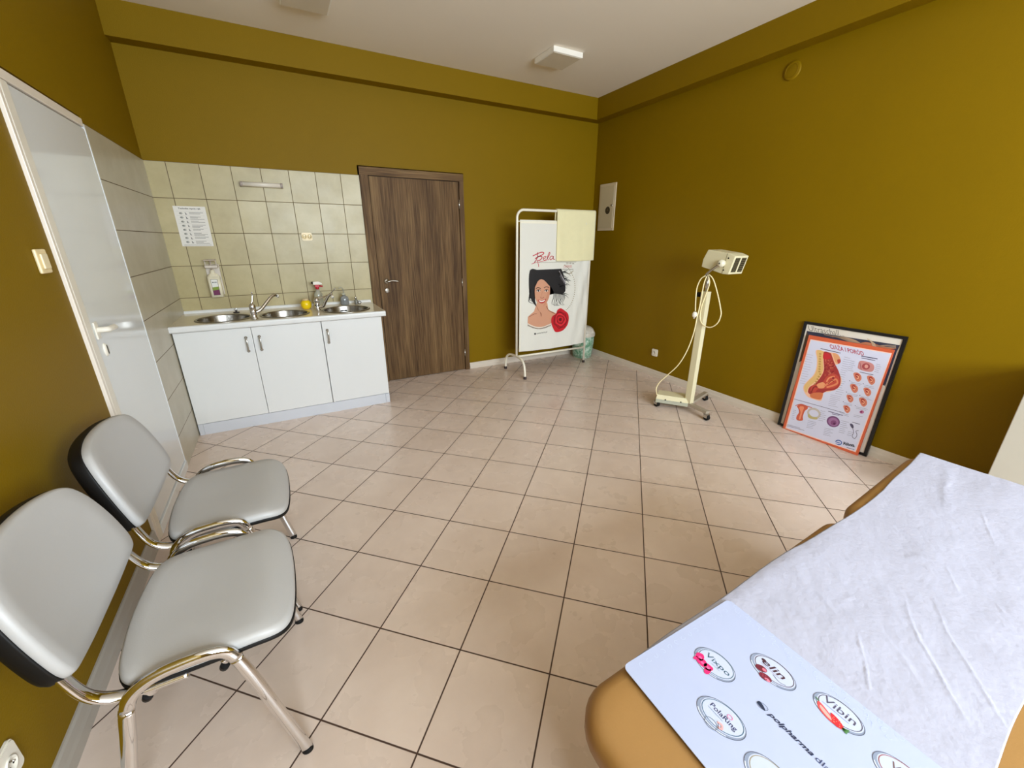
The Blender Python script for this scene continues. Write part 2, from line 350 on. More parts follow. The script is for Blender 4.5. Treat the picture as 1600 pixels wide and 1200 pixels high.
hb = MB(); hb.lathe([(0, -0.018), (0.02, -0.018), (0.026, -0.014), (0.026, -0.012)], (1.657, 0, 0.945), axis='y'); hb.box((1.653, -0.03, 0.93), (1.661, -0.016, 0.962), bev=0.002); part(hb, 'door_lock', SATIN, d1)
for z in (1.76, 0.985, 0.20):
    hb = MB(); hb.tube([(2.459, -0.018, z-0.04), (2.459, -0.018, z+0.04)], 0.007, n=10); hb.tube([(2.459, -0.018, z+0.04), (2.459, -0.018, z+0.046)], 0.005, n=10); part(hb, 'door_hinge', SATIN, d1)

# door_2: white glossy door in the left wall
d2 = bpy.data.objects.new('door_2', None); COL.objects.link(d2); d2.location = (0, -1.54, 0); struct(d2, 'glossy white door')
b = MB(); b.box((-0.10, -1.957, 0), (0.012, -1.936, 1.985), bev=0.002); b.box((-0.10, -1.957, 1.95), (0.012, -1.165, 1.985), bev=0.003); part(b, 'door_frame', FRAMEC, d2)
b = MB(); b.box((-0.10, -1.930, 0.0), (0.011, -1.872, 1.948), bev=0.004); part(b, 'door_jamb', WHITEP, d2)
b = MB(); b.box((-0.10, -1.9358, 0.0), (0.004, -1.9302, 1.949)); part(b, 'door_gap_shade', BLACKP, d2)  # black strip stands in for the shaded gap between frame and jamb
b = MB(); b.box((-0.05, -1.870, 0.06), (0.004, -1.136, 1.946), bev=0.003); part(b, 'door_leaf', DOORW, d2)
b = MB(); b.box((-0.10, -1.1345, 0.0), (0.0055, -1.125, 1.968)); part(b, 'door_edge', DOORW, d2)
b = MB(); b.box((-0.10, -1.870, 0.0), (0.012, -1.134, 0.055), bev=0.003); part(b, 'threshold', DOORW, d2)
hb = MB(); hb.box((0.004, -1.845, 1.01), (0.012, -1.805, 1.085), bev=0.004); hb.tube(smooth_path([(0.01, -1.825, 1.05), (0.038, -1.825, 1.05), (0.046, -1.812, 1.05), (0.047, -1.775, 1.048), (0.045, -1.735, 1.046)], 5), 0.013, r2=0.010); part(hb, 'door_handle', WHITEP, d2)
hb = MB(); hb.lathe([(0, 0.012), (0.016, 0.012), (0.020, 0.006), (0.020, 0.004)], (0, -1.79, 0.955), axis='x', sy=1.5); hd = part(hb, 'door_lock', WHITEP, d2)
hb = MB(); hb.box((0.011, -1.7925, 0.935), (0.0135, -1.7875, 0.975)); part(hb, 'keyhole', BLACKP, d2, hd)

# ================================================================== KITCHEN RUN
CF = -0.61                            # front of the doors
def cabinet(name, x0, x1, doors, label):
    t = thing(name, label, 'cabinet', ((x0+x1)/2, -0.3, 0), group='white sink base cabinets')
    b = MB(); th = 0.016
    b.box((x0, -0.59, 0.09), (x0+th, -0.02, 0.800)); b.box((x1-th, -0.59, 0.09), (x1, -0.02, 0.800))
    b.box((x0+th, -0.59, 0.09), (x1-th, -0.02, 0.09+th)); b.box((x0+th, -0.03, 0.09+th), (x1-th, -0.02, 0.800)); b.box((x0+th, -0.59, 0.77), (x1-th, -0.575, 0.800))
    for xx in (x0+0.05, x1-0.05):
        for yy in (-0.5, -0.08): b.tube([(xx, yy, 0), (xx, yy, 0.09)], 0.018)
    part(b, 'body', WHITE, t)
    for (a, c, hx_) in doors:
        db = MB(); db.box((a+0.0015, CF, 0.092), (c-0.0015, CF+0.018, 0.796), bev=0.0015); do = part(db, 'door', WHITE, t)
        h = MB(); h.tube(smooth_path([(hx_, CF+0.002, 0.722), (hx_, CF-0.022, 0.716), (hx_+0.002, CF-0.030, 0.69), (hx_+0.002, CF-0.030, 0.65), (hx_, CF-0.022, 0.624), (hx_, CF+0.002, 0.618)], 5), 0.0075, r2=0.005)
        h.lathe([(0, -0.006), (0.010, -0.006), (0.011, 0.0)], (hx_, CF, 0.722), axis='y', n=16); h.lathe([(0, -0.006), (0.010, -0.006), (0.011, 0.0)], (hx_, CF, 0.618), axis='y', n=16)
        part(h, 'handle', SATIN, t, do)
    return t
cabinet('base_cabinet', 0.012, 0.9735, [(0.012, 0.487, 0.443), (0.487, 0.9735, 0.530)], 'wide white base cabinet with two doors, under the two left sinks')
cabinet('base_cabinet', 0.9765, 1.455, [(0.9765, 1.455, 1.012)], 'narrow white base cabinet with one door, next to the brown door')
b = MB(); b.box((0.045, CF+0.004, 0.0), (1.42, CF+0.02, 0.088), PLINTH); b.box((0.012, CF+0.0025, 0.0), (0.044, CF+0.02, 0.088), PLINTH, bev=0.002); b.box((1.421, CF+0.0025, 0.0), (1.455, CF+0.02, 0.088), PLINTH, bev=0.002)
tag(shift(b.obj('plinth_board')), 'pale bluish white kickboard along the foot of the sink cabinets', 'plinth')

ZC = 0.848
SINKS = [(0.315, -0.425, 0.188), (0.732, -0.418, 0.184), (1.205, -0.405, 0.198)]
ct = thing('countertop', 'glossy cream countertop with three round sinks let in', 'countertop', (0.75, -0.3, 0.803))
def top_with_holes(b, x0, y0, x1, y1, z, m):
    vs = [b.bm.verts.new((x, y, z)) for x, y in ((x0, y0), (x1, y0), (x1, y1), (x0, y1))]; es = [b.bm.edges.new((vs[i], vs[(i+1) % 4])) for i in range(4)]
    hs = []
    for cx, cy, r in SINKS:
        c = [b.bm.verts.new((cx+(r-0.012)*math.cos(2*PI*i/48), cy+(r-0.012)*math.sin(2*PI*i/48), z)) for i in range(48)]; hs.append(c)
        es += [b.bm.edges.new((c[i], c[(i+1) % 48])) for i in range(48)]
    r = bmesh.ops.triangle_fill(b.bm, edges=es, use_beauty=True)
    return vs, hs
TOPM = mat('countertop_laminate', (226, 216, 192), 0.14, var=0.05, scale=22)
b = MB(); A, HA = top_with_holes(b, 0.007, -0.635, 1.487, -0.022, ZC, None); B2, HB2 = top_with_holes(b, 0.007, -0.635, 1.487, -0.022, ZC-0.045, None)
for i in (1, 2, 3): b.face((A[i], A[(i+1) % 4], B2[(i+1) % 4], B2[i]))
for P, Q in zip(HA, HB2):
    for i in range(48): b.face((P[i], P[(i+1) % 48], Q[(i+1) % 48], Q[i]))
part(b, 'slab', TOPM, ct)
b = MB(); nose = [(-0.635, ZC), (-0.642, ZC-0.001), (-0.648, ZC-0.006), (-0.650, ZC-0.014), (-0.650, ZC-0.034), (-0.647, ZC-0.042), (-0.641, ZC-0.045), (-0.635, ZC-0.045)]
b.prism([(0.007, y, z) for y, z in nose], (1.48, 0, 0)); part(b, 'front_edge', WHITE, ct)
b = MB(); b.prism([(0.007, -0.008, ZC-0.045), (0.007, -0.022, ZC-0.045), (0.007, -0.022, ZC+0.003), (0.007, -0.018, ZC+0.016), (0.007, -0.011, ZC+0.021), (0.007, -0.008, ZC+0.021)], (1.48, 0, 0)); part(b, 'backsplash_lip', WHITE, ct)
sl = ['round steel sink, leftmost of three, beside the tiled corner', 'round steel sink in the middle, right of the first mixer tap', 'round steel sink nearest the brown door, with overflow holes']
for k, (cx, cy, r) in enumerate(SINKS):
    t = thing('round_sink', sl[k], 'sink', (cx, cy, ZC), group='round sinks in the countertop')
    b = MB(); b.lathe([(r-0.018, 0.0005), (r-0.018, 0.005), (r-0.012, 0.007), (r-0.004, 0.006), (r, 0.002), (r, 0.0005)], (cx, cy, ZC), n=64); part(b, 'rim', STEEL, t)
    b = MB(); b.lathe([(r-0.017, 0.004), (r-0.020, -0.01), (r-0.028, -0.10), (r-0.05, -0.135), (r-0.09, -0.148), (0.042, -0.152), (0.040, -0.156), (0, -0.158)], (cx, cy, ZC), n=64)
    b.lathe([(r-0.0175, 0.0), (r-0.0255, -0.10), (r-0.047, -0.138), (r-0.088, -0.152), (0.03, -0.162), (0, -0.162)], (cx, cy, ZC), n=64); part(b, 'bowl', STEEL, t)
    b = MB(); b.lathe([(0, -0.1565), (0.022, -0.1565), (0.030, -0.150), (0.038, -0.149), (0.040, -0.152)], (cx, cy, ZC), n=32); part(b, 'drain', CHROME, t)
    if k == 2:
        b = MB()
        for j in range(6):
            a = PI/2+(-2.5+j)*0.045+(0.02 if j > 2 else -0.02); q = r-0.0285; b.tube([(cx+math.cos(a)*q, cy+math.sin(a)*q, ZC-0.035-0.012*(j % 2)*0), (cx+math.cos(a)*(q-0.003), cy+math.sin(a)*(q-0.003), ZC-0.035)], 0.006, n=8)
        part(b, 'overflow_holes', BLACKP, t)

# mixer taps
def tap(label, bx, by, spout, lever, hgt=0.085, r=0.021):
    t = thing('mixer_tap', label, 'tap', (bx, by, ZC), group='chrome mixer taps')
    b = MB(); b.lathe([(0, 0.001), (r+0.006, 0.001), (r+0.006, 0.006), (r, 0.012), (r-0.001, hgt*0.5), (r+0.001, hgt*0.62), (r+0.001, hgt), (0, hgt)], (bx, by, ZC)); part(b, 'body', CHROME, t)
    b = MB(); b.lathe([(r+0.002, hgt+0.001), (r+0.003, hgt+0.014), (r-0.003, hgt+0.028), (r-0.012, hgt+0.036), (0, hgt+0.038)], (bx, by, ZC))
    n = len(lever); b.tube(smooth_path(lever, 4), [0.009-0.005*i/((n-1)*4) for i in range((n-1)*4+1)], r2=0.0045, n=10); part(b, 'lever', CHROME, t)
    sp = smooth_path(spout, 6); b = MB(); b.tube(sp, [0.013-0.003*i/(len(sp)-1) for i in range(len(sp))], n=14); s_ = part(b, 'spout', CHROME, t)
    e = sp[-1]; d = (sp[-1]-sp[-2]).normalized(); b = MB(); b.tube([e-d*0.004, e+d*0.014], 0.0125, n=16); part(b, 'aerator', WHITEP, t, s_)
    return t
def sp_pts(y0, y1, pix):
    n = len(pix)-1; return [hy(px, py, y0+(y1-y0)*i/n) for i, (px, py) in enumerate(pix)]
B1 = (0.523, -0.56)
tap('chrome mixer tap between the two left sinks, lever pointing straight up', *B1,
    [Vector((0.53, -0.555, ZC+0.045))]+sp_pts(-0.54, -0.46, [(408, 483), (416, 473), (423, 464.5), (429, 461), (432.5, 462)]),
    [Vector((0.523, -0.56, ZC+0.115)), hy(394.6, 470, -0.555), hy(394.3, 463, -0.55), hy(393, 456, -0.55)], hgt=0.085)
B3 = (0.985, -0.33)
tap('dark-looking mixer tap left of the third sink, lever raised towards the door', *B3,
    [Vector((0.995, -0.335, ZC+0.03))]+sp_pts(-0.34, -0.38, [(505, 478), (509, 470), (513.5, 462), (517, 460), (519, 463)]),
    [Vector((0.985, -0.33, ZC+0.105)), hy(505, 464.5, -0.34), hy(514, 460, -0.35), hy(519, 455.5, -0.36), hy(524, 450, -0.37)], hgt=0.075)

# things on the counter
t = thing('drain_plug', 'dark drain plug lying on the back rim of the left sink', 'plug', (0.385, -0.225, ZC+0.0075))
b = MB(); b.lathe([(0, 0.0005), (0.020, 0.0005), (0.024, 0.005), (0.022, 0.009), (0.008, 0.010), (0.006, 0.018), (0.010, 0.022), (0, 0.025)], (0.385, -0.225, ZC+0.0075), n=24); part(b, 'stopper', mat('dark_rubber', (52, 46, 44), 0.5), t)
b = MB(); b.tube(smooth_path([(0.385+0.011*math.cos(a), -0.225, ZC+0.036+0.011*math.sin(a)) for a in [i*PI/4 for i in range(8)]], 3, True), 0.0018, n=8, closed=True); part(b, 'ring', CHROME, t)

YEL = mat('yellow_plastic', (246, 210, 18), 0.3, var=0.03)
c = hz(479.5, 482.5, ZC); c = Vector((0.905, -0.215, ZC))
t = thing('yellow_jar', 'round yellow jar with a pale lid behind the middle sink', 'jar', c)
b = MB(); b.lathe([(0, 0.001), (0.024, 0.001), (0.037, 0.012), (0.044, 0.034), (0.042, 0.056), (0.030, 0.072), (0.022, 0.076)], c); part(b, 'body', YEL, t)
b = MB(); b.lathe([(0, 0.090), (0.02, 0.089), (0.025, 0.084), (0.025, 0.0755), (0, 0.0755)], c); part(b, 'lid', mat('pale_pink_plastic', (214, 190, 150), 0.4), t)

c = Vector((1.02, -0.115, ZC))
t = thing('spray_bottle', 'clear spray bottle with a red and white trigger head', 'bottle', c)
CLR = mat('clear_plastic', (226, 226, 206), 0.12, trans=0.55)
b = MB(); b.lathe([(0, 0.001), (0.030, 0.001), (0.034, 0.008), (0.034, 0.095), (0.030, 0.118), (0.014, 0.140), (0.012, 0.160), (0, 0.160)], c, sx=1.1, sy=0.75); part(b, 'bottle', CLR, t)
RED = mat('red_plastic', (190, 22, 44), 0.35)
b = MB(); b.lathe([(0, 0.155), (0.015, 0.155), (0.015, 0.175), (0, 0.175)], c, RED, n=20)
b.box((c.x-0.018, c.y-0.012, c.z+0.172), (c.x+0.020, c.y+0.012, c.z+0.196), RED, bev=0.003)
b.tube([(c.x+0.020, c.y, c.z+0.183), (c.x+0.046, c.y, c.z+0.178)], 0.007, RED, n=12)
b.tube(smooth_path([(c.x+0.004, c.y-0.004, c.z+0.176), (c.x+0.002, c.y-0.004, c.z+0.150), (c.x-0.010, c.y-0.004, c.z+0.128)], 4), 0.006, RED, n=8); tr_ = part(b, 'trigger_head', None, t)
b = MB(); b.prism([(c.x-0.030, c.y-0.013, c.z+0.196), (c.x+0.040, c.y-0.013, c.z+0.196), (c.x+0.044, c.y-0.013, c.z+0.206), (c.x+0.015, c.y-0.013, c.z+0.222), (c.x-0.028, c.y-0.013, c.z+0.220)], (0, 0.026, 0)); part(b, 'hood', WHITEP, t, tr_)
b = MB(); b.lathe([(0, -0.006), (0.009, -0.006), (0.009, 0.006), (0, 0.006)], (c.x-0.036, c.y, c.z+0.212), axis='x', n=12); part(b, 'nozzle', BLACKP, t, tr_)

c = Vector((1.235, -0.115, ZC))
t = thing('soap_bottle', 'small clear pump soap bottle behind the third sink', 'bottle', c)
b = MB(); b.lathe([(0, 0.001), (0.034, 0.001), (0.038, 0.008), (0.038, 0.055), (0.030, 0.075), (0.014, 0.085), (0.013, 0.095), (0, 0.095)], c, sy=0.8); part(b, 'bottle', mat('clear_grey_plastic', (196, 200, 200), 0.08, trans=0.6), t)
b = MB(); b.lathe([(0, 0.090), (0.017, 0.090), (0.017, 0.106), (0.006, 0.110), (0.005, 0.140), (0, 0.140)], c, n=20)
b.tube(smooth_path([(c.x, c.y, c.z+0.140), (c.x-0.012, c.y-0.006, c.z+0.158), (c.x-0.030, c.y-0.016, c.z+0.162), (c.x-0.036, c.y-0.02, c.z+0.154)], 4), 0.006, n=10); part(b, 'pump', CLR, t)
b = MB(); b.tube([(c.x, c.y, c.z+0.004), (c.x, c.y, c.z+0.05)], 0.025, n=20); part(b, 'liquid', mat('grey_liquid', (88, 92, 96), 0.2), t)
c = Vector((1.335, -0.125, ZC))
t = thing('small_bottle', 'tiny grey bottle with a cap beside the pump soap bottle', 'bottle', c)
b = MB(); b.lathe([(0, 0.001), (0.016, 0.001), (0.017, 0.006), (0.017, 0.035), (0.008, 0.046), (0.008, 0.050), (0, 0.050)], c, n=20); part(b, 'bottle', mat('smoky_plastic', (120, 118, 108), 0.15), t)
b = MB(); b.lathe([(0, 0.048), (0.011, 0.048), (0.011, 0.066), (0.008, 0.069), (0, 0.069)], c, n=20); part(b, 'cap', SATIN, t)
b = MB(); b.tube(smooth_path([(1.362+0.013*math.cos(a), -0.14, ZC+0.016+0.013*math.sin(a)) for a in [i*PI/4 for i in range(8)]], 3, True), 0.003, n=8, closed=True)
tag(shift(b.obj('drain_ring', mat('dark_chrome', (70, 64, 58), 0.2, 1.0))), 'small dark metal ring standing on the counter near the brown door', 'ring')

# wall lamp above the sinks
t = thing('wall_tube_light', 'short white tube light on the tiles above the sinks', 'lamp', (0.733, -0.007, 1.83))
b = MB(); b.box((0.585, -0.025, 1.826), (0.882, -0.008, 1.846), bev=0.003); part(b, 'housing', WHITEP, t)
b = MB(); b.tube([(0.600, -0.040, 1.843), (0.868, -0.040, 1.843)], 0.018, n=20); part(b, 'diffuser', mat('milky_diffuser', (222, 214, 200), 0.3), t)
for xx in (0.583, 0.868):
    b = MB(); b.tube([(xx, -0.040, 1.843), (xx+0.017, -0.040, 1.843)], 0.0195, n=20); b.box((xx, -0.04, 1.828), (xx+0.017, -0.0085, 1.856)); part(b, 'end_cap', mat('grey_plastic', (170, 158, 150), 0.4), t)

def socket(name, label, M, wd, ht, gang, body, two=False):      # local frame: x along the wall, y up, z out
    t = thing(name, label, 'socket', M.translation)
    def T(mb): 
        for v in mb.bm.verts: v.co = M @ v.co
        return mb
    b = MB(); b.prism([(x, y, 0.0005) for x, y in rrect(wd, ht, 0.012, 5)], (0, 0, 0.006)); b.prism([(x, y, 0.0065) for x, y in rrect(wd-0.006, ht-0.006, 0.011, 5)], (0, 0, 0.0035)); part(T(b), 'faceplate', body, t)
    for g in range(gang):
        cx = 0 if gang == 1 else (-wd/4+g*wd/2)
        b = MB(); b.lathe([(0.019, 0.0095), (0.020, 0.014), (0.017, 0.014), (0.016, 0.0105), (0, 0.0105)], (cx, 0, 0), n=24); s_ = part(T(b), 'outlet', body, t)
        b = MB()
        for dx in (-0.0075, 0.0075): b.tube([(cx+dx, -0.004, 0.0104), (cx+dx, -0.004, 0.0112)], 0.0026, n=10)
        part(T(b), 'pin_holes', BLACKP, t, s_)
        b = MB(); b.tube([(cx, 0.009, 0.010), (cx, 0.009, 0.020)], 0.0022, n=8); part(T(b), 'earth_pin', SATIN, t, s_)
    return t
def wallM(o, x, y, z): return Matrix.Translation(o) @ Matrix((x, y, z)).transposed().to_4x4()
socket('double_socket', 'cream double socket on the tiles above the sinks', wallM((1.008, -0.0075, 1.447), (1, 0, 0), (0, 0, 1), (0, -1, 0)), 0.084, 0.066, 2, CREAMP)
socket('wall_socket', 'white single socket low on the right wall behind the standing lamp', wallM((xw(-1.22)-0.0005, -1.22, 0.264), (0, -1, 0), (0, 0, 1), (-1, 0, 0)), 0.078, 0.078, 1, WHITEP)
socket('wall_socket', 'white socket at the bottom left corner, low behind the nearer chair', wallM((0.0005, -3.140, 0.262), (0, 1, 0), (0, 0, 1), (1, 0, 0)), 0.078, 0.088, 1, WHITEP)
t = thing('light_switch', 'cream rocker light switch left of the white door', 'switch', (0.0005, -2.078, 1.35))
b = MB(); b.box((0.0005, -2.118, 1.306), (0.011, -2.038, 1.390), bev=0.005); part(b, 'faceplate', CREAMP, t)
b = MB(); b.box((0.0108, -2.102, 1.322), (0.017, -2.054, 1.374), bev=0.003); part(b, 'rocker', mat('cream_rocker', (240, 224, 184), 0.3), t)

# instruction sheet
t = thing('instruction_sheet', 'white printed hand washing instructions taped to the tiles', 'paper', (0.211, -0.0075, 1.372))
b = MB(); b.box((0.109, -0.0085, 1.372), (0.313, -0.0078, 1.666)); part(b, 'sheet', mat('paper_white', (226, 222, 214), 0.6, var=0.02), t)
a = Art(lambda x, z: Vector((x, -0.0085, z)), (0, -1, 0), 0.0002, 0.0002)
INK = (40, 36, 34)
a.text('Technika mycia rąk', 0.140, 1.645, 0.014, 1, 0, 0, 1, INK, bold=0.02, width=0.142)
for i in range(8):
    z = 1.625-i*0.030
    a.poly([(0.122, z+0.004), (0.300, z+0.004), (0.300, z+0.0035), (0.122, z+0.0035)], (120, 118, 112))
    a.ell(0.150, z-0.011, 0.011, 0.008, (168, 168, 160)); a.ell(0.146, z-0.010, 0.006, 0.004, (120, 120, 112), 1)
    a.stroke([(0.176, z-0.005), (0.182, z-0.011), (0.178, z-0.017), (0.188, z-0.018)], 0.0035, (50, 48, 44))
    for j in range(2 + (i % 2)):
        a.poly([(0.202, z-0.004-j*0.008), (0.292-0.02*((i+j) % 3), z-0.004-j*0.008), (0.292-0.02*((i+j) % 3), z-0.0065-j*0.008), (0.202, z-0.0065-j*0.008)], (86, 84, 78))
for j in range(2): a.poly([(0.122, 1.385-j*0.005), (0.30, 1.385-j*0.005), (0.30, 1.3835-j*0.005), (0.122, 1.3835-j*0.005)], (140, 138, 132))
a.done('print', t)

# soap dispenser on the tiles
t = thing('soap_dispenser', 'white wall soap dispenser with a green and purple label', 'dispenser', (0.265, -0.008, 0.975))
SD = mat('ivory_plastic', (232, 224, 198), 0.32)
b = MB(); b.box((0.222, -0.02, 0.99), (0.318, -0.008, 1.232), bev=0.004); b.box((0.226, -0.085, 1.205), (0.314, -0.012, 1.228), bev=0.006); b.tube([(0.232, -0.06, 1.22), (0.232, -0.06, 1.265)], 0.004, n=8); b.tube([(0.306, -0.06, 1.22), (0.306, -0.06, 1.265)], 0.004, n=8); part(b, 'bracket', mat('grey_white_plastic', (206, 196, 182), 0.4), t)
b = MB(); b.prism(smooth_path([(0.262+0.0, 0, 0)], 1) and [(x, y, 0.975) for x, y in rrect(0.088, 0.058, 0.018, 5, 0.268, -0.052)], (0, 0, 0.165), smooth=True)
b.lathe([(0.040, 1.140-0.975), (0.030, 0.182), (0.016, 0.190), (0.015, 0.215), (0, 0.215)], (0.268, -0.052, 0.975), sy=0.7); part(b, 'bottle', SD, t)
b = MB(); b.box((0.228, -0.102, 1.262), (0.308, -0.030, 1.272), bev=0.004); b.tube([(0.268, -0.052, 1.188), (0.268, -0.052, 1.264)], 0.006, n=10); part(b, 'lever', mat('taupe_plastic', (188, 172, 156), 0.4), t)
a = Art(lambda x, z: Vector((x, -0.0812, z)), (0, -1, 0), 0.0002, 0.0002)
a.poly([(0.244, 0.990), (0.292, 0.990), (0.292, 1.118), (0.244, 1.118)], (130, 122, 106)); a.poly([(0.247, 1.045), (0.289, 1.045), (0.289, 1.115), (0.247, 1.115)], (226, 226, 220), 1)
a.poly([(0.247, 1.030), (0.289, 1.036), (0.289, 1.060), (0.247, 1.054)], (128, 150, 40), 2); a.poly([(0.247, 0.992), (0.289, 0.992), (0.289, 1.036), (0.247, 1.030)], (104, 18, 72), 3)
a.ell(0.258, 1.094, 0.005, 0.004, (60, 60, 60), 2); a.poly([(0.266, 1.097), (0.284, 1.097), (0.284, 1.091), (0.266, 1.091)], (120, 120, 120), 2)
a.done('label_print', t)

# ================================================================== CEILING LIGHTS
for (cx, cy, lab) in ((3.085, -0.80, 'square white ceiling light nearer the right corner of the room'), (1.165, -0.80, 'square white ceiling light at the top edge, above the sinks')):
    t = thing('ceiling_light', lab, 'ceiling light', (cx, cy, H-0.04), group='square ceiling lights')
    b = MB(); s_ = 0.146
    b.box((cx-s_, cy-s_, H-0.040), (cx+s_, cy+s_, H-0.0005), bev=0.004); part(b, 'housing', mat('light_housing', (240, 236, 226), 0.35), t)
    b = MB(); b.box((cx-s_+0.012, cy-s_+0.012, H-0.043), (cx+s_-0.012, cy+s_-0.012, H-0.0401), bev=0.001); part(b, 'diffuser', mat('light_diffuser', (214, 204, 186), 0.4), t)

# ================================================================== RIGHT WALL
yA, yB = -0.122, -0.395
t = thing('electrical_box', 'grey-white flush cupboard door high on the right wall, with a dark round sticker', 'electrical box', (xw(-0.26), -0.26, 1.525))
X = xw(-0.26)
b = MB(); b.box((X-0.012, yB, 1.525), (X+0.002, yA, 2.030), bev=0.003); part(b, 'frame', mat('box_enamel', (206, 190, 160), 0.4), t)
b = MB(); b.box((X-0.016, yB+0.022, 1.555), (X-0.0121, yA-0.022, 2.004), bev=0.0015); dr = part(b, 'door', mat('box_enamel_door', (196, 182, 150), 0.4), t)
b = MB(); b.lathe([(0, -0.020), (0.010, -0.020), (0.012, -0.016)], (X, yB+0.048, 1.795), axis='x', n=16); part(b, 'lock', SATIN, t, dr)
a = Art(lambda y, z: Vector((X-0.016, y, z)), (-1, 0, 0))
a.ell(-0.285, 1.745, 0.040, 0.040, (38, 30, 22)); a.ring(-0.285, 1.745, 0.030, 0.030, 0.004, (96, 84, 60), 1); a.ell(-0.285, 1.745, 0.012, 0.014, (84, 72, 50), 1); a.stroke([(-0.300, 1.735), (-0.285, 1.765), (-0.270, 1.735)], 0.004, (110, 96, 70), 2)
a.done('sticker', t, dr)
yv = -2.15; b = MB(); b.lathe([(0, -0.010), (0.050, -0.010), (0.056, -0.008), (0.060, -0.0005)], (xw(yv), yv, 2.560), axis='x', n=40)
b.lathe([(0.040, -0.010), (0.041, -0.012), (0.043, -0.012), (0.044, -0.010)], (xw(yv), yv, 2.560), axis='x', n=40)
tag(shift(b.obj('junction_cover', OLIVE)), 'round cover painted olive high on the right wall under the beam', 'wall cover')

# ================================================================== FOLDING SCREEN
YS = -0.43
t = thing('privacy_screen', 'white tube medical screen with a printed woman and red rose on its cloth', 'screen', (3.38, YS, 0))
tr0 = 0.0125
b = MB(); pth = [(2.903, YS, 0.20), (2.903, YS, 1.63)]+[(2.903+0.075-0.075*math.cos(a), YS, 1.63+0.075*math.sin(a)) for a in [i*PI/16 for i in range(1, 9)]]+[(3.79, YS, 1.705)]+[(3.79+0.06*math.sin(a), YS, 1.645+0.06*math.cos(a)) for a in [i*PI/16 for i in range(1, 9)]]+[(3.85, YS, 0.02)]
b.tube(pth, tr0, n=14); part(b, 'frame', WHTUBE, t)
b = MB(); b.tube([(2.903, YS, 0.197), (3.85, YS, 0.190)], 0.011, n=12); part(b, 'bottom_bar', WHTUBE, t)
b = MB(); b.tube([(2.903, YS, 1.598), (3.85, YS, 1.598)], 0.006, n=10); part(b, 'curtain_rod', WHTUBE, t)
b = MB(); b.tube(smooth_path([(2.885, -0.205, 0.012), (2.885, -0.212, 0.09), (2.886, -0.235, 0.155), (2.890, -0.29, 0.192), (2.900, -0.38, 0.202), (2.900, -0.48, 0.200), (2.895, -0.56, 0.190), (2.890, -0.615, 0.155), (2.888, -0.638, 0.09), (2.888, -0.645, 0.012)], 5), 0.0125, n=14); ft = part(b, 'foot', WHTUBE, t)
for p in ((2.885, -0.205), (2.888, -0.645), (3.85, YS)):
    b = MB(); b.lathe([(0, 0), (0.017, 0), (0.018, 0.004), (0.016, 0.028), (0.0127, 0.030)], (p[0], p[1], 0), n=18); part(b, 'rubber_tip', mat('brown_rubber', (40, 18, 16), 0.5), t)
def cy(x, z):        # the cloth's gentle folds
    k = max(0.0, min(1.0, (x-3.60)/0.16)); kb = max(0.0, min(1.0, (0.55-z)/0.3))
    return YS-0.014 - k*0.009*math.sin((x-0.26*z)*38) - k*0.003*math.sin((x+0.1*z)*71) - 0.004*kb*math.sin(x*23) - 0.0015*math.sin(x*11+z*3)*0
def cloth_fn(u, v):
    x = 2.928+u*(3.832-2.928); zb = 0.252-0.02*math.sin(PI*u)*0.6
    z = 1.607-(1.607-zb)*v; return Vector((x, cy(x, z), z))
CLOTH = mat('screen_cloth', (226, 224, 214), 0.75, var=0.02, scale=3, bump=0.15, bscale=40)
b = MB(); b.grid(cloth_fn, 70, 60); part(b, 'cloth', CLOTH, t); cl = t.children[-1]
sm = cl.modifiers.new('thickness', 'SOLIDIFY'); sm.thickness = 0.0012; sm.offset = -1
b = MB(); b.grid(lambda u, v: Vector((2.930+u*0.9, YS-0.0115-0.004*math.sin(PI*v), 1.612-0.042*v)), 40, 4); b.grid(lambda u, v: Vector((2.928+u*0.003+v*0.010, cy(2.93, 1)-0.0015, 1.6-1.345*u)), 20, 2); part(b, 'hem', mat('hem_cloth', (240, 234, 214), 0.7), t)
def scr(zx, zy):     # measured from an enlarged view of the cloth
    p = hit(800+zx/6, 340+zy/6, (0, YS-0.014, 0), (0, 1, 0)); return Vector((p.x, cy(p.x, p.z), p.z))
a = Art(scr, (0, -1, 0), 0.0005, 0.0012)
RD = (196, 38, 58); SK = (208, 152, 122); SKD = (150, 92, 66); HR = (22, 20, 22)
a.stroke([(195, 360), (235, 340), (275, 325), (298, 330), (285, 348), (240, 368)], 8, RD); a.stroke([(240, 325), (238, 370), (222, 405), (212, 412)], 7, RD)
a.stroke([(215, 385), (262, 362), (282, 372), (262, 398), (232, 405)], 8, RD); a.stroke([(205, 428), (222, 405)], 6, RD); a.stroke([(182, 435), (240, 418), (330, 402)], 4, RD); a.stroke([(235, 405), (248, 440), (250, 462)], 5, RD)
a.stroke([(290, 388), (312, 378), (318, 364), (303, 366), (292, 385), (302, 400), (322, 392)], 6, RD); a.stroke([(325, 392), (352, 345), (352, 325), (340, 345), (332, 380), (342, 398)], 6, RD)
a.stroke([(385, 362), (366, 362), (353, 382), (362, 396), (382, 378), (388, 362), (386, 388), (402, 392)], 6, RD)
a.stroke([(250, 424), (415, 418), (600, 416)], 3, (120, 110, 84)); a.stroke([(470, 486), (575, 486)], 4, (110, 96, 80))
a.text('2014 lat', 505, 436, 24, 1, 0, 0, -1, (130, 110, 84)); a.text('razem', 480, 462, 32, 1, 0, 0, -1, (196, 92, 84), shear=0.3); a.stroke([(480, 470), (560, 466)], 3, (196, 110, 100))
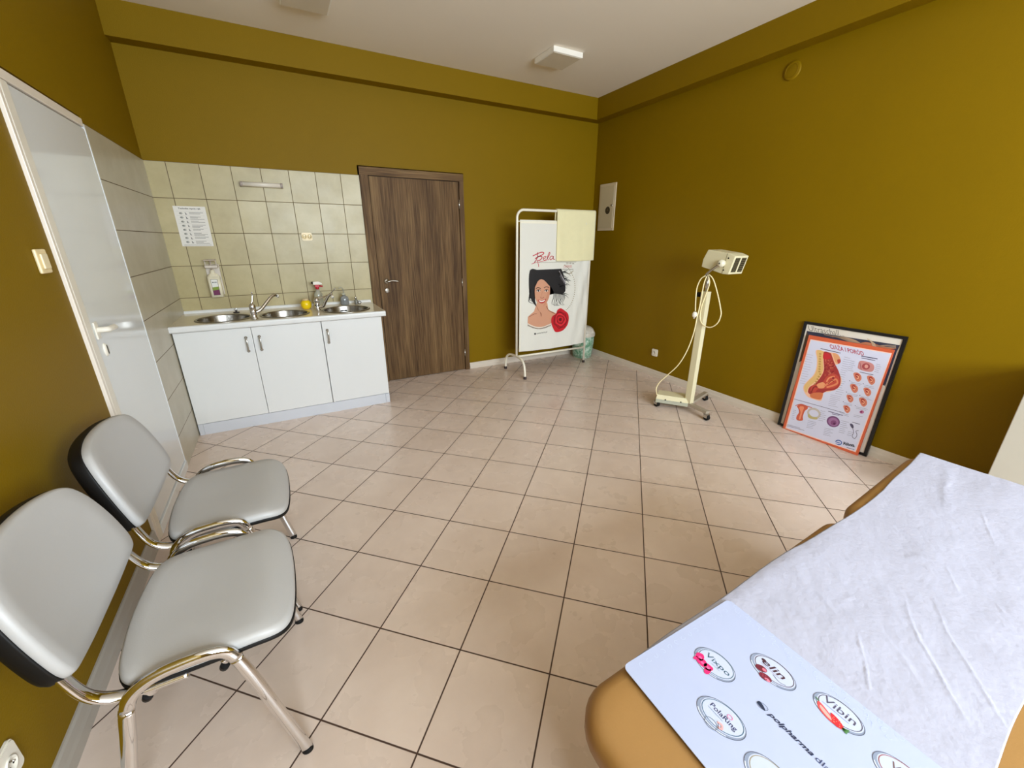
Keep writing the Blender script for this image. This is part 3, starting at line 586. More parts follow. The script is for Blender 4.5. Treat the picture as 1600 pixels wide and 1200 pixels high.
for i in range(26):  # dotted arc of beads
    f = i/25; ang = -1.15+f*2.2; a.ell(430+160*math.cos(ang)*1.0, 660+235*math.sin(ang), 4, 4, (140, 124, 78))
for i in range(16):
    f = i/15; a.ell(492+80*f, 500+26*math.sin(PI*f), 3.5, 3.5, (150, 134, 92))
# portrait
a.poly([(168, 492), (462, 480), (478, 520), (500, 600), (500, 690), (470, 720), (400, 712), (360, 640), (240, 600), (205, 700), (200, 760), (160, 700)], HR, 1)
a.poly([(148, 930), (205, 880), (232, 800), (330, 800), (330, 860), (420, 900), (380, 960), (360, 1000), (320, 1022), (240, 1030), (180, 1015), (146, 990)], SK, 2)
a.blob([(232, 830), (250, 870), (275, 900), (272, 930), (262, 890), (240, 860)], SKD, 3); a.stroke([(320, 830), (345, 870), (400, 900)], 7, SKD, 3); a.stroke([(160, 930), (205, 905), (232, 900)], 5, SKD, 3)
a.blob([(268, 575), (310, 580), (345, 610), (355, 670), (348, 740), (322, 800), (285, 838), (262, 836), (235, 800), (212, 740), (205, 680), (222, 620)], SK, 4)
a.blob([(330, 640), (352, 670), (346, 740), (320, 800), (290, 836), (310, 780), (328, 720)], (204, 142, 112), 5)
a.blob([(165, 500), (240, 492), (330, 540), (365, 640), (350, 640), (300, 588), (262, 580), (225, 620), (204, 690), (212, 770), (228, 830), (210, 815), (180, 770), (160, 700)], HR, 6)
for ex in (246, 320):
    a.ell(ex, 686, 17, 8, (248, 240, 232), 6); a.ell(ex, 686, 8, 8, (44, 28, 22), 7); a.stroke([(ex-20, 684), (ex, 675), (ex+20, 682)], 5, (34, 22, 20), 8)
a.stroke([(222, 668), (240, 656), (268, 664)], 6, (52, 34, 28), 6); a.stroke([(298, 660), (320, 648), (346, 656)], 6, (52, 34, 28), 6)
a.stroke([(286, 690), (272, 730), (268, 746)], 4, (196, 134, 104), 6); a.stroke([(264, 748), (280, 756), (298, 746)], 6, (168, 100, 80), 6)
a.blob([(240, 770), (278, 776), (316, 762), (304, 792), (280, 804), (256, 796)], (186, 44, 50), 6); a.blob([(250, 775), (278, 781), (308, 770), (298, 784), (278, 790), (260, 787)], (252, 248, 242), 7)
for k in range(22):  # wind-blown strands
    sx, sy = 440+random.uniform(-20, 40), random.uniform(500, 720); an = random.uniform(-0.5, 0.9)
    a.stroke([(sx, sy), (sx+40, sy+math.sin(an)*20-4), (sx+62+random.uniform(0, 30), sy+math.sin(an)*60)], 8, HR, 7, taper=True)
for k in range(9):
    sx = 392+k*11; a.stroke([(sx, 700), (sx-4+k*2, 750), (sx-10+random.uniform(-12, 10), 790+random.uniform(0, 34)), (sx+14, 820)], 6, HR, 7, taper=True)
for k in range(5): a.stroke([(170, 640+k*26), (168-k*3, 690+k*24), (176+k*7, 730+k*20)], 9, HR, 7, taper=True)
for k in range(7): a.stroke([(440+k*8, 500+k*14), (455+k*7, 530+k*14), (448+k*8, 560+k*13)], 4, (206, 200, 206), 8, taper=True)
for k in range(19):  # pearl neckline
    f = k/18; a.ell(152+205*f, 998+32*math.sin(PI*f), 6, 6, (236, 222, 206), 7); a.ell(150+205*f, 1010+30*math.sin(PI*f), 4, 7, (120, 92, 74), 6)
# rose
a.blob([(455, 850), (490, 870), (522, 900), (530, 950), (515, 1010), (470, 1060), (410, 1072), (385, 1040), (366, 985), (372, 930), (410, 900), (425, 865)], (198, 22, 36), 8)
for k, (rr, cc) in enumerate(((62, (160, 10, 26)), (50, (222, 40, 52)), (38, (150, 8, 22)), (26, (210, 30, 42)), (14, (112, 4, 16)))):
    a.blob([(450+rr*(1+0.12*math.sin(3*q+k))*math.cos(q), 955+rr*1.15*(1+0.1*math.cos(4*q+k))*math.sin(q)) for q in [i*PI/6 for i in range(12)]], cc, 9+k)
for q in range(7): a.stroke([(450+70*math.cos(q*0.9), 960+80*math.sin(q*0.9)), (450+58*math.cos(q*0.9+0.5), 960+70*math.sin(q*0.9+0.5)), (450+66*math.cos(q*0.9+0.9), 960+84*math.sin(q*0.9+0.9))], 5, (130, 4, 18), 14)
a.ell(216, 1090, 9, 9, (50, 50, 52)); a.text('www.bela.pl', 230, 1094, 22, 1, -0.17, 0, -1, (90, 86, 80), width=98)
a.done('cloth_print', t, cl)

# towel on the screen
b = MB()
def towel_fn(u, v):
    x = 3.372+u*0.512; wob = 0.0035*math.sin(u*9+v*2)+0.002*math.sin(u*21)
    if v < 0.5:
        s_ = v/0.5; L_ = 0.485; zz = 1.726-L_*s_-0.008*math.sin(u*PI)*s_
        return Vector((x+0.004*s_, YS-0.024-wob*s_-0.004*math.sin(s_*PI), zz if s_ > 0.03 else 1.7235-0.004*s_/0.03))
    s_ = (v-0.5)/0.5; return Vector((x, YS+0.022+wob*s_, 1.726-0.46*s_))
prof = []
for i in range(41): prof.append(('f', i/40))
def towel2(u, v):    # front panel, over the tube, back panel
    x = 3.372+u*0.512; R = 0.0185; Lf, Lb = 0.50, 0.45; arc = PI*R; tot = Lf+arc+Lb; d = v*tot
    wob = 0.004*math.sin(u*8+1)+0.002*math.sin(u*19)
    if d < Lf: k = 1-d/Lf; return Vector((x+0.003*k, YS-R-abs(wob)*k*1.5-0.001, 1.705-(Lf-d)-0.006*math.sin(u*PI)*k))
    if d < Lf+arc: a_ = (d-Lf)/R; return Vector((x, YS-R*math.cos(a_), 1.705+R*math.sin(a_)))
    k = (d-Lf-arc)/Lb; return Vector((x, YS+R+abs(wob)*k+0.001, 1.705-k*Lb))
b.grid(towel2, 30, 70); o = b.obj('towel', mat('cream_towel', (240, 232, 186), 0.9, var=0.04, scale=20, bump=0.5, bscale=220, sheen=0.3)); sm = o.modifiers.new('thickness', 'SOLIDIFY'); sm.thickness = 0.004; sm.offset = 1
tag(shift(o), 'cream towel hung over the top of the white screen', 'towel')

# bin
c = Vector((4.005, -0.205, 0))
t = thing('waste_bin', 'small green marbled bin with a white lid in the corner behind the screen', 'bin', c)
gmn, N, L, B = nmat('green_marbled_plastic'); tc = N.new('ShaderNodeTexCoord'); nz = N.new('ShaderNodeTexNoise'); nz.inputs['Scale'].default_value = 16; nz.inputs['Detail'].default_value = 6; nz.inputs['Distortion'].default_value = 2.5; L.new(tc.outputs['Object'], nz.inputs[0])
rp = N.new('ShaderNodeValToRGB'); rp.color_ramp.elements[0].position = 0.40; rp.color_ramp.elements[0].color = lin((96, 150, 116)); rp.color_ramp.elements[1].position = 0.62; rp.color_ramp.elements[1].color = lin((196, 216, 200)); L.new(nz.outputs['Fac'], rp.inputs[0]); L.new(rp.outputs[0], B.inputs['Base Color']); B.inputs['Roughness'].default_value = 0.35
b = MB(); b.lathe([(0, 0.001), (0.112, 0.001), (0.118, 0.01), (0.125, 0.08), (0.138, 0.19), (0.140, 0.285), (0.128, 0.285), (0.12, 0.02), (0, 0.02)], c, n=40); part(b, 'bucket', gmn, t)
b = MB(); b.lathe([(0.147, 0.278), (0.149, 0.300), (0.145, 0.318), (0.120, 0.366), (0.085, 0.392), (0.04, 0.402), (0, 0.403)], c, n=40); ld = part(b, 'lid', mat('bin_lid_plastic', (214, 206, 192), 0.35), t)
b = MB(); b.prism(smooth_path([(c.x-0.06, c.y-0.136, 0.325), (c.x+0.06, c.y-0.136, 0.325), (c.x+0.05, c.y-0.105, 0.368), (c.x-0.05, c.y-0.105, 0.368)], 1, True), (0, -0.004, 0.003)); part(b, 'flap', mat('bin_flap_plastic', (224, 218, 206), 0.35), t, ld)

# ================================================================== STANDING LAMP
t = thing('examination_lamp', 'cream heat lamp on a wheeled column with a looped white cable', 'lamp', (3.69, -2.08, 0))
# base box: long axis from the left end to the column
def bx3(px, py, z): return hz(px, py, z)
A0, A1 = Vector((3.515, -1.885, 0)), Vector((3.672, -2.100, 0)); dv = (A1-A0).normalized(); nv = Vector((-dv.y, dv.x, 0)); nv = nv if nv.x > 0 else -nv
b = MB(); o5 = [A0, A1, A1+nv*0.17, A0+nv*0.17]; o3 = [A0+dv*0.006+nv*0.02, A1+nv*0.02, A1+nv*0.15, A0+dv*0.006+nv*0.15]
def hexa(b, lo, hi, zl, zh, m=None):
    A = [b.bm.verts.new((p.x, p.y, zl)) for p in lo]; B2 = [b.bm.verts.new((p.x, p.y, zh)) for p in hi]
    b.face(A[::-1], m); b.face(B2, m)
    for i in range(4): b.face((A[i], A[(i+1) % 4], B2[(i+1) % 4], B2[i]), m)
hexa(b, o5, o3, 0.082, 0.118); part(b, 'base_cover', ENAMEL, t)
b = MB(); hexa(b, o5, o5, 0.05, 0.0815); GREYE = mat('grey_green_enamel', (176, 178, 160), 0.4); part(b, 'base_plate', GREYE, t)
for f in (0.3, 0.78):
    p = A0+(A1-A0)*f; b = MB(); b.tube([p-nv*0.002+Vector((0, 0, 0.084)), p+nv*0.006+Vector((0, 0, 0.084))], 0.006, n=10)
    part(b, 'screw', BLACKP, t)
CP = Vector((3.70, -2.085, 0))
for (wx, wy) in ((3.675, -2.285), (4.055, -1.985)):
    b = MB(); d = Vector((wx, wy, 0))-CP; d.normalize(); q = Vector((-d.y, d.x, 0))*0.022; st = CP-d*0.02; en = Vector((wx, wy, 0))+d*0.01
    hexa(b, [st+q, st-q, en-q*0.8, en+q*0.8], [st+q, st-q, en-q*0.8, en+q*0.8], 0.058, 0.082); lg = part(b, 'leg', mat('greige_enamel', (170, 158, 140), 0.4), t)
for (wx, wy) in ((3.675, -2.285), (4.055, -1.985), (3.545, -1.87), (3.67, -1.79)):
    b = MB(); b.lathe([(0, -0.016), (0.020, -0.016), (0.025, -0.012), (0.025, -0.003), (0.012, -0.003), (0.012, 0.003), (0.025, 0.003), (0.025, 0.012), (0.020, 0.016), (0, 0.016)], (wx, wy-0.008, 0.025), n=24, axis='x'); wh = part(b, 'caster', BLACKP, t)
    b = MB(); b.box((wx-0.019, wy-0.022, 0.024), (wx-0.016, wy+0.012, 0.052)); b.box((wx+0.016, wy-0.022, 0.024), (wx+0.019, wy+0.012, 0.052)); b.box((wx-0.019, wy-0.022, 0.050), (wx+0.019, wy+0.016, 0.057)); part(b, 'fork', SATIN, t, wh)
b = MB(); b.box((3.676, -2.118, 0.083), (3.722, -2.058, 1.036), bev=0.004); part(b, 'column', ENAMEL, t)
b = MB(); b.tube([(3.70, -2.085, 1.03), (3.70, -2.085, 1.165)], 0.0125, n=16); part(b, 'pole', SATIN, t)
b = MB(); b.tube([(3.699, -2.058, 1.005), (3.699, -2.035, 1.005)], 0.010, n=12); b.tube([(3.699, -2.035, 1.005), (3.699, -2.012, 1.005)], 0.020, n=14); part(b, 'clamp_knob', BLACKP, t)
XH = 3.715
ball = hx(1127, 411.5, 3.690)
b = MB(); b.tube(smooth_path([(3.70, -2.085, 1.15), hx(1103, 430, 3.695), hx(1113, 421, 3.69), ball], 4), 0.009, n=12); part(b, 'arm', SATIN, t)
b = MB(); b.lathe([(0, -0.022), (0.016, -0.020), (0.026, -0.010), (0.028, 0.004), (0.024, 0.022), (0, 0.022)], ball, axis='x', n=24); bj = part(b, 'joint', mat('joint_plastic', (226, 220, 196), 0.3), t)
b = MB(); b.lathe([(0, -0.024), (0.005, -0.024), (0.005, -0.0215)], ball, axis='x', n=12); part(b, 'joint_screw', BLACKP, t, bj)
out = [(1106.7, 390), (1098.7, 404.7), (1096, 416.7), (1128, 428), (1137.7, 429), (1149, 400.3), (1139.3, 395.7)]
P = [hx(x, y, XH) for x, y in out]; DX = 0.165
b = MB(); b.prism(P, (DX, 0, 0)); hd = part(b, 'lamp_head', ENAMEL, t)
mod = hd.modifiers.new('edge', 'BEVEL'); mod.width = 0.004; mod.segments = 2
e0, e1 = P[4], P[5]; up = (e1-e0); nE = Vector((1, 0, 0)).cross(up).normalized(); nE = nE if nE.y < 0 else -nE
for k in range(2):
    xa = XH+0.018+k*0.075; b = MB()
    q = [Vector((xa, e0.y, e0.z))+up*0.12, Vector((xa+0.055, e0.y, e0.z))+up*0.12, Vector((xa+0.055, e0.y, e0.z))+up*0.9, Vector((xa, e0.y, e0.z))+up*0.9]
    b.prism([v+nE*0.0005 for v in q], nE*0.001); vn = part(b, 'vent', mat('vent_dark', (46, 40, 28), 0.5), t, hd)
    b = MB()
    for j in range(7):
        f = 0.18+j*0.11; s0 = Vector((xa+0.004, e0.y, e0.z))+up*f+nE*0.002; b.prism([s0, s0+Vector((0.047, 0, 0)), s0+Vector((0.047, 0, 0))+up*0.03, s0+up*0.03], nE*0.001)
    part(b, 'vent_slats', mat('vent_slat', (120, 112, 82), 0.5), t, hd)
for px, py in ((1138.3, 403.5), (1130.3, 422)): p = hx(px, py, XH); b = MB(); b.tube([p-Vector((0.002, 0, 0)), p+Vector((0.003, 0, 0))], 0.006, n=12); part(b, 'screw', BLACKP, t, hd)
sa, sb = hx(1137, 396, XH-0.0015), hx(1127.8, 427.5, XH-0.0015); b = MB(); b.tube([sa, sb], 0.0012, n=6); part(b, 'panel_seam', mat('seam_dark', (90, 84, 62), 0.6), t, hd)
CAB = mat('cable_cream', (246, 232, 184), 0.4); XC = 3.665
cab1 = [(1105, 431), (1109, 430), (1115, 438), (1121, 458), (1125.5, 480), (1126.5, 492), (1121, 505), (1110, 511.5), (1099, 508), (1094, 498), (1096, 480), (1103, 460), (1108.5, 443), (1107, 432)]
cab2 = [(1104, 432), (1099.5, 445), (1096, 465), (1093, 480), (1089, 497), (1084, 520), (1074, 547), (1060, 570), (1043, 586), (1031, 597), (1025.5, 607), (1026.5, 617)]
cab3 = [(1102, 431), (1095, 436), (1089, 450), (1087, 470), (1086.5, 486)]
b = MB()
for k, cp in enumerate((cab1, cab2, cab3)):
    n = len(cp)-1; b.tube(smooth_path([hx(x, y, (XC-0.012*k) if k != 1 else XC-0.012-0.13*max(0, (i/n-0.4)/0.6)) for i, (x, y) in enumerate(cp)], 5), 0.0042, n=8)
cb = part(b, 'power_cable', CAB, t)
p = hx(1085.5, 491, XC-0.024); b = MB(); b.lathe([(0, -0.022), (0.014, -0.022), (0.019, -0.010), (0.019, 0.006), (0.010, 0.020), (0, 0.022)], p, n=16); b.tube([p+Vector((-0.006, 0, -0.02)), p+Vector((-0.006, 0, -0.036))], 0.0022, n=8); b.tube([p+Vector((0.006, 0, -0.02)), p+Vector((0.006, 0, -0.036))], 0.0022, n=8); part(b, 'plug', WHITEP, t, cb)

# ================================================================== POSTERS LEANING ON THE RIGHT WALL
def leaning(xb, xt, zt, y0, y1, h):            # frame of a board leaning on the wall: y along, s up the slope, n towards the room
    s_ = Vector((xt-xb, 0, zt)).normalized(); n = Vector((-s_.z, 0, s_.x))
    return Vector((xb, 0, 0)), s_, n
O, S, NN = leaning(4.112, 4.150, 0.84, 0, 0, 0)
def bd(O, S, N, y, s_, n): return O+Vector((0, y, 0))+S*s_+N*n
def board(b, O, S, N, y0, y1, s0, s1, n0, n1, m=None):
    lo = [bd(O, S, N, y, s_, n0) for y, s_ in ((y0, s0), (y1, s0), (y1, s1), (y0, s1))]; b.prism(lo, N*(n1-n0), m)
Y0, Y1, SH = -2.628, -3.234, 0.847
t = thing('framed_poster', 'black framed poster with a white and dark blue top, leaning on the right wall', 'poster', (4.12, (Y0+Y1)/2, 0))
b = MB(); fwd = 0.020
BF = mat('black_frame_lacquer', (18, 18, 20), 0.3)
for q in ((Y0, Y0-fwd, 0, SH), (Y1+fwd, Y1, 0, SH), (Y0-fwd, Y1+fwd, 0, fwd), (Y0-fwd, Y1+fwd, SH-fwd, SH)): board(b, O, S, NN, q[0], q[1], q[2]+0.001, q[3], -0.016, 0.0)
part(b, 'frame', BF, t)
b = MB(); board(b, O, S, NN, Y0-fwd, Y1+fwd, fwd, SH-fwd, -0.014, -0.006); sh = part(b, 'sheet', mat('poster_paper', (224, 218, 206), 0.25, var=0.02), t)
def map_plane(off):
    p0 = O+NN*off
    return lambda x, y: hit(x, y, p0, NN)
Z7 = lambda f: (lambda x, y: f(1200+x/4.8, 480+y/4.8))
a = Art(Z7(map_plane(-0.006)), NN, 0.0002, 0.0003)
a.text('Ultraschall...', 304, 176, 62, 0.982, 0.16, -0.20, -0.975, (70, 66, 64), 1, width=272, bold=-0.01)
a.poly([(292, 178), (990, 285), (968, 330), (880, 590), (232, 412), (240, 400)], (50, 52, 72), 0)
a.poly([(292, 178), (305, 222), (262, 400), (232, 412)], (92, 74, 60), 1)
for k in range(6): a.stroke([(420+k*12, 205+k*3), (520+k*10, 226), (620+k*6, 262-k*3), (700, 285-k*2)], 5, (150+k*8, 128+k*6, 108+k*4), 1)
a.blob([(600, 262), (680, 268), (740, 262), (800, 276), (900, 300), (960, 312), (800, 312), (700, 300)], (190, 120, 84), 2)
for k in range(8): a.stroke([(745+k*8, 235+k*5), (775+k*4, 262+k*3), (790+k*3, 296)], 5, (214, 190, 160), 3)
for k in range(3): a.stroke([(790, 290), (860+k*20, 296-k*6), (960, 305-k*8)], 4, (170, 150, 130), 2)
a.poly([(232, 412), (262, 400), (180, 640), (112, 880), (98, 880)], (222, 214, 200), 1); a.poly([(262, 400), (300, 230), (318, 238), (200, 650), (132, 890), (110, 885), (180, 640)], (136, 96, 74), 2)
a.text('III', 880, 604, 40, 0.9, 0.2, -0.3, -0.95, (150, 140, 128), 1)
a.done('print', t, sh)

O2, S2, N2 = leaning(4.078, 4.128, 0.77, 0, 0, 0)
t = thing('anatomy_poster', 'orange edged anatomy poster about pregnancy leaning in front of the black frame', 'poster', (4.08, -2.94, 0))
OR = mat('orange_board', (206, 92, 60), 0.4, var=0.03)
ya, yb, s1 = -2.690, -3.196, 0.757
b = MB(); board(b, O2, S2, N2, ya, yb, 0.001, s1, -0.012, 0.0); bdp = part(b, 'board', OR, t)
b = MB(); board(b, O2, S2, N2, ya-0.002, yb+0.002, 0.003, s1-0.002, 0.0002, 0.0008)
part(b, 'lamination', mat('orange_gloss', (212, 98, 62), 0.25, var=0.03), t)
mp2 = lambda x, y: hit(1200+x/4.8, 480+y/4.8, O2+N2*0.0008, N2)
a = Art(mp2, N2, 0.0002, 0.0003)
PAP = (214, 216, 238)
a.poly([(318, 240), (930, 345), (658, 1088), (130, 908)], (248, 206, 190), 0); a.poly([(322, 246), (922, 350), (654, 1080), (138, 904)], PAP, 1)
T = dict(ux=0.976, uy=0.215, vx=-0.22, vy=-0.975)
a.text('CIĄŻA I PORÓD', 466, 308, 46, col=(178, 26, 60), l=3, bold=0.012, width=262, **T)
def lines(x0, y0, wd, n, gap, col=(130, 130, 150), th=2.0, jit=0.35):
    for i in range(n):
        q = wd*(1-jit*random.random()); x, y = x0-0.24*gap*i, y0+gap*i
        a.poly([(x, y), (x+q*0.976, y+q*0.215), (x+q*0.976-0.4, y+q*0.215+th), (x-0.4, y+th)], col, 3)
a.stroke([(395, 310), (545, 344)], 5, (70, 60, 84), 3, smooth=False); a.stroke([(700, 366), (822, 388)], 6, (60, 50, 90), 3, smooth=False); a.stroke([(702, 380), (804, 400)], 5, (90, 80, 110), 3, smooth=False)
# torso section
a.blob([(362, 322), (440, 335), (520, 350), (545, 400), (520, 430), (488, 432), (520, 480), (550, 530), (548, 575), (520, 612), (460, 634), (420, 642), (400, 700), (355, 694), (300, 672), (270, 630), (268, 590), (300, 550), (340, 510), (362, 460), (368, 390)], (244, 190, 158), 3)
a.blob([(368, 326), (418, 334), (412, 400), (414, 460), (400, 510), (352, 560), (305, 600), (290, 640), (275, 625), (274, 590), (305, 552), (346, 512), (368, 460), (372, 390)], (226, 186, 120), 4)
for i in range(13): a.ell(392-0.8*i if i < 8 else 392-10*(i-8), 350+i*19, 9, 7, (196, 150, 84), 5, 0.3)
a.blob([(420, 336), (468, 344), (482, 370), (500, 420), (530, 480), (545, 540), (536, 590), (500, 620), (440, 630), (400, 650), (340, 660), (302, 640), (312, 600), (352, 575), (398, 520), (420, 470), (418, 400)], (166, 52, 52), 5)
a.blob([(420, 345), (455, 350), (470, 378), (445, 392), (415, 385)], (198, 40, 50), 6)
for i in range(60):
    ax, ay = random.uniform(428, 500), random.uniform(395, 520)
    if ax-428 < (ay-380)*0.75+30: a.ell(ax, ay, 6, 5, random.choice([(206, 108, 84), (136, 30, 40), (186, 76, 62)]), 6, n=8)
a.blob([(440, 520), (490, 500), (530, 520), (535, 570), (500, 605), (440, 612), (380, 612), (350, 640), (320, 630), (330, 590), (370, 575), (410, 560)], (196, 74, 60), 7)
a.blob([(372, 575), (412, 562), (430, 580), (420, 605), (385, 608), (368, 592)], (236, 160, 112), 8)
a.stroke([(425, 590), (470, 560), (510, 540), (520, 570), (480, 590), (440, 600)], 13, (226, 136, 96), 8); a.stroke([(440, 560), (460, 530), (500, 520)], 11, (232, 146, 104), 8); a.stroke([(450, 575), (480, 548), (495, 560)], 5, (138, 34, 38), 9); a.ell(490, 532, 9, 11, (150, 40, 44), 9)
a.stroke([(325, 640), (345, 600), (372, 598)], 9, (140, 36, 40), 8); a.blob([(322, 650), (360, 640), (410, 645), (398, 690), (350, 686), (318, 670)], (214, 120, 78), 6)
a.blob([(488, 345), (520, 352), (543, 385), (542, 410), (525, 422), (505, 410), (495, 380)], (228, 164, 118), 6); a.blob([(520, 395), (543, 392), (545, 412), (528, 424)], (190, 70, 60), 7)
lines(290, 350, 60, 13, 18, (170, 160, 176)); lines(570, 372, 60, 18, 16, (150, 148, 170)); lines(470, 655, 80, 7, 13, (156, 150, 170))
# section box and rows of stages
a.blob([(690, 404), (750, 410), (790, 430), (796, 462), (775, 484), (720, 478), (678, 460), (676, 440)], (202, 138, 136), 3); a.ell(735, 444, 30, 24, (166, 70, 76), 4); a.ell(738, 444, 14, 14, (222, 160, 150), 5); a.stroke([(690, 415), (700, 470)], 6, (170, 100, 104), 4)
a.stroke([(688, 486), (790, 508)], 4, (60, 50, 84), 3, smooth=False); lines(615, 400, 50, 6, 14); lines(812, 425, 46, 5, 14)
for (ex, ey, sz) in ((670, 525, 1.0), (772, 548, 1.0), (645, 610, 0.98), (744, 636, 0.95), (614, 686, 0.85), (712, 712, 1.0), (590, 765, 0.85)):
    a.blob([(ex-28*sz, ey-30*sz), (ex+2, ey-34*sz), (ex+28*sz, ey-12*sz), (ex+30*sz, ey+16*sz), (ex+10*sz, ey+34*sz), (ex-8*sz, ey+26*sz), (ex-22*sz, ey+2)], (212, 128, 104), 3)
    a.blob([(ex-14*sz, ey-22*sz), (ex+6, ey-24*sz), (ex+18*sz, ey), (ex+8, ey+20*sz), (ex-6, ey+8)], (168, 48, 46), 4); a.stroke([(ex-6, ey-14), (ex+10, ey-4), (ex+6, ey+12), (ex-4, ey+4)], 7*sz, (240, 176, 140), 5)
    lines(ex-50*sz, ey+34*sz, 90*sz, 2, 10); a.stroke([(ex-60*sz, ey+26*sz), (ex-54*sz, ey+27*sz)], 5, (40, 30, 70), 3, smooth=False)
a.ell(704, 786, 17, 13, (188, 120, 160), 3); a.ell(700, 784, 9, 8, (140, 50, 100), 4); lines(645, 806, 70, 2, 10)
a.stroke([(196, 688), (560, 790), (575, 794)], 3, (90, 80, 110), 3, smooth=False); a.stroke([(452, 780), (562, 812)], 5, (90, 82, 120), 3, smooth=False); a.stroke([(480, 800), (535, 812)], 4, (90, 82, 120), 3, smooth=False)
a.stroke([(140, 888), (272, 924)], 3, (120, 114, 130), 3, smooth=False); a.stroke([(145, 880), (240, 906)], 3, (140, 134, 150), 3, smooth=False)
# uterus, pelvis ring, cell, sperm
a.blob([(218, 742), (250, 728), (290, 738), (298, 760), (276, 780), (262, 820), (262, 846), (240, 852), (214, 842), (216, 815), (232, 790), (228, 762)], (206, 92, 66), 3); a.blob([(236, 748), (270, 748), (258, 790), (244, 838), (232, 835), (244, 790)], (236, 146, 110), 4); a.stroke([(206, 738), (250, 728), (300, 745), (330, 752)], 6, (196, 90, 74), 4)
a.ring(345, 796, 52, 40, 15, (196, 186, 178), 3, 0.35); a.blob([(305, 800), (330, 820), (370, 828), (365, 842), (320, 836), (300, 820)], (190, 176, 120), 4); lines(395, 775, 50, 6, 14); lines(300, 850, 70, 5, 12); lines(190, 770, 24, 6, 13)
a.ell(490, 858, 50, 41, (120, 76, 122), 3, 0.3); a.ell(491, 860, 39, 31, (160, 112, 156), 4, 0.3); a.ell(492, 866, 22, 18, (130, 74, 120), 5); a.ell(498, 874, 9, 9, (92, 30, 80), 6)
lines(550, 850, 60, 7, 14); lines(425, 905, 70, 5, 12); lines(600, 930, 50, 3, 13)
a.stroke([(632, 862), (690, 878)], 4, (80, 74, 110), 3, smooth=False); a.blob([(614, 876), (630, 874), (642, 890), (640, 908), (626, 902)], (76, 70, 96), 3); a.stroke([(636, 905), (642, 940), (632, 968), (650, 985), (668, 960), (660, 930), (680, 925)], 4, (96, 90, 118), 3)
a.ring(530, 1014, 26, 19, 7, (52, 92, 170), 3, 0.25); a.poly([(500, 1012), (515, 1008), (530, 1016), (520, 1028)], PAP, 4); a.stroke([(512, 1012), (540, 1018)], 5, (52, 92, 170), 5, smooth=False)
a.text('Abbott', 566, 1030, 34, col=(16, 22, 40), l=3, bold=0.04, width=88, **T); a.stroke([(590, 1052), (648, 1068)], 4, (110, 110, 130), 3, smooth=False)
a.done('print', t, bdp)

# ================================================================== EXAMINATION COUCH
ZT = 0.62; RZ = 0.040; UH, HT = 1.068, 0.068      # the head section starts at UH and rises with slope HT
t = thing('examination_couch', 'tan vinyl examination couch in two padded sections', 'couch', (1.085, -3.832, 0), RZ)
CM = Matrix.Translation((1.085, -3.832, 0)) @ Matrix.Rotation(RZ, 4, 'Z')
def cu(u, v, z): return CM @ Vector((u, -v, z))
CW = 0.64
def rise(u): return max(0.0, u-UH)*HT
def pad(u0, u1, rr=0.075):
    b = MB(); w_, h_ = u1-u0, CW; rings = []
    prof = [(0.030, -0.062), (0.010, -0.058), (0.0, -0.045), (0.0, -0.022), (0.006, -0.010), (0.016, -0.003), (0.030, 0.0), (0.06, 0.001)]
    for ins, dz in prof:
        rings.append([b.bm.verts.new((x, -y, ZT+dz+rise(x))) for x, y in rrect(w_-2*ins, h_-2*ins, max(0.02, rr-ins), 7, (u0+u1)/2, CW/2)])
    n = len(rings[0])
    for A, B2 in zip(rings, rings[1:]):
        for j in range(n): b.face((A[j], A[(j+1) % n], B2[(j+1) % n], B2[j]), None, True)
    b.face(rings[0][::-1]); b.face(rings[-1], None, True)
    o = b.obj('padded_section', LEATHER, t); return o
pad(0.0, 1.060, 0.085); pad(1.070, 1.680, 0.085)
for (u0, u1) in ((0.05, 1.03), (1.10, 1.64)):
    b = MB(); hexa(b, [Vector((u0, -CW+0.06, 0)), Vector((u1, -CW+0.06, 0)), Vector((u1, -0.06, 0)), Vector((u0, -0.06, 0))], [Vector((u0, -CW+0.06, 0)), Vector((u1, -CW+0.06, 0)), Vector((u1, -0.06, 0)), Vector((u0, -0.06, 0))], ZT-0.078, ZT-0.0625)
    for v_ in b.bm.verts: v_.co.z += rise(v_.co.x)
    bsup = b; b.obj('support_board', mat('birch_board', (176, 142, 100), 0.6), t)
FR = mat('couch_frame_enamel', (200, 196, 186), 0.4)
b = MB(); b.box((0.10, -CW+0.09, 0.05), (1.58, -0.09, ZT-0.079), bev=0.004); b.obj('unseen_base', FR, t)  # unseen base, closed in to deepen the couch's shadow on the floor
for u in (0.20, 1.48):
    for v in (0.14, CW-0.14):
        b = MB(); b.lathe([(0, 0), (0.020, 0), (0.022, 0.006), (0.016, 0.012), (0.016, 0.0495), (0, 0.0495)], (u, -v, 0), n=16); b.obj('foot', BLACKP, t)
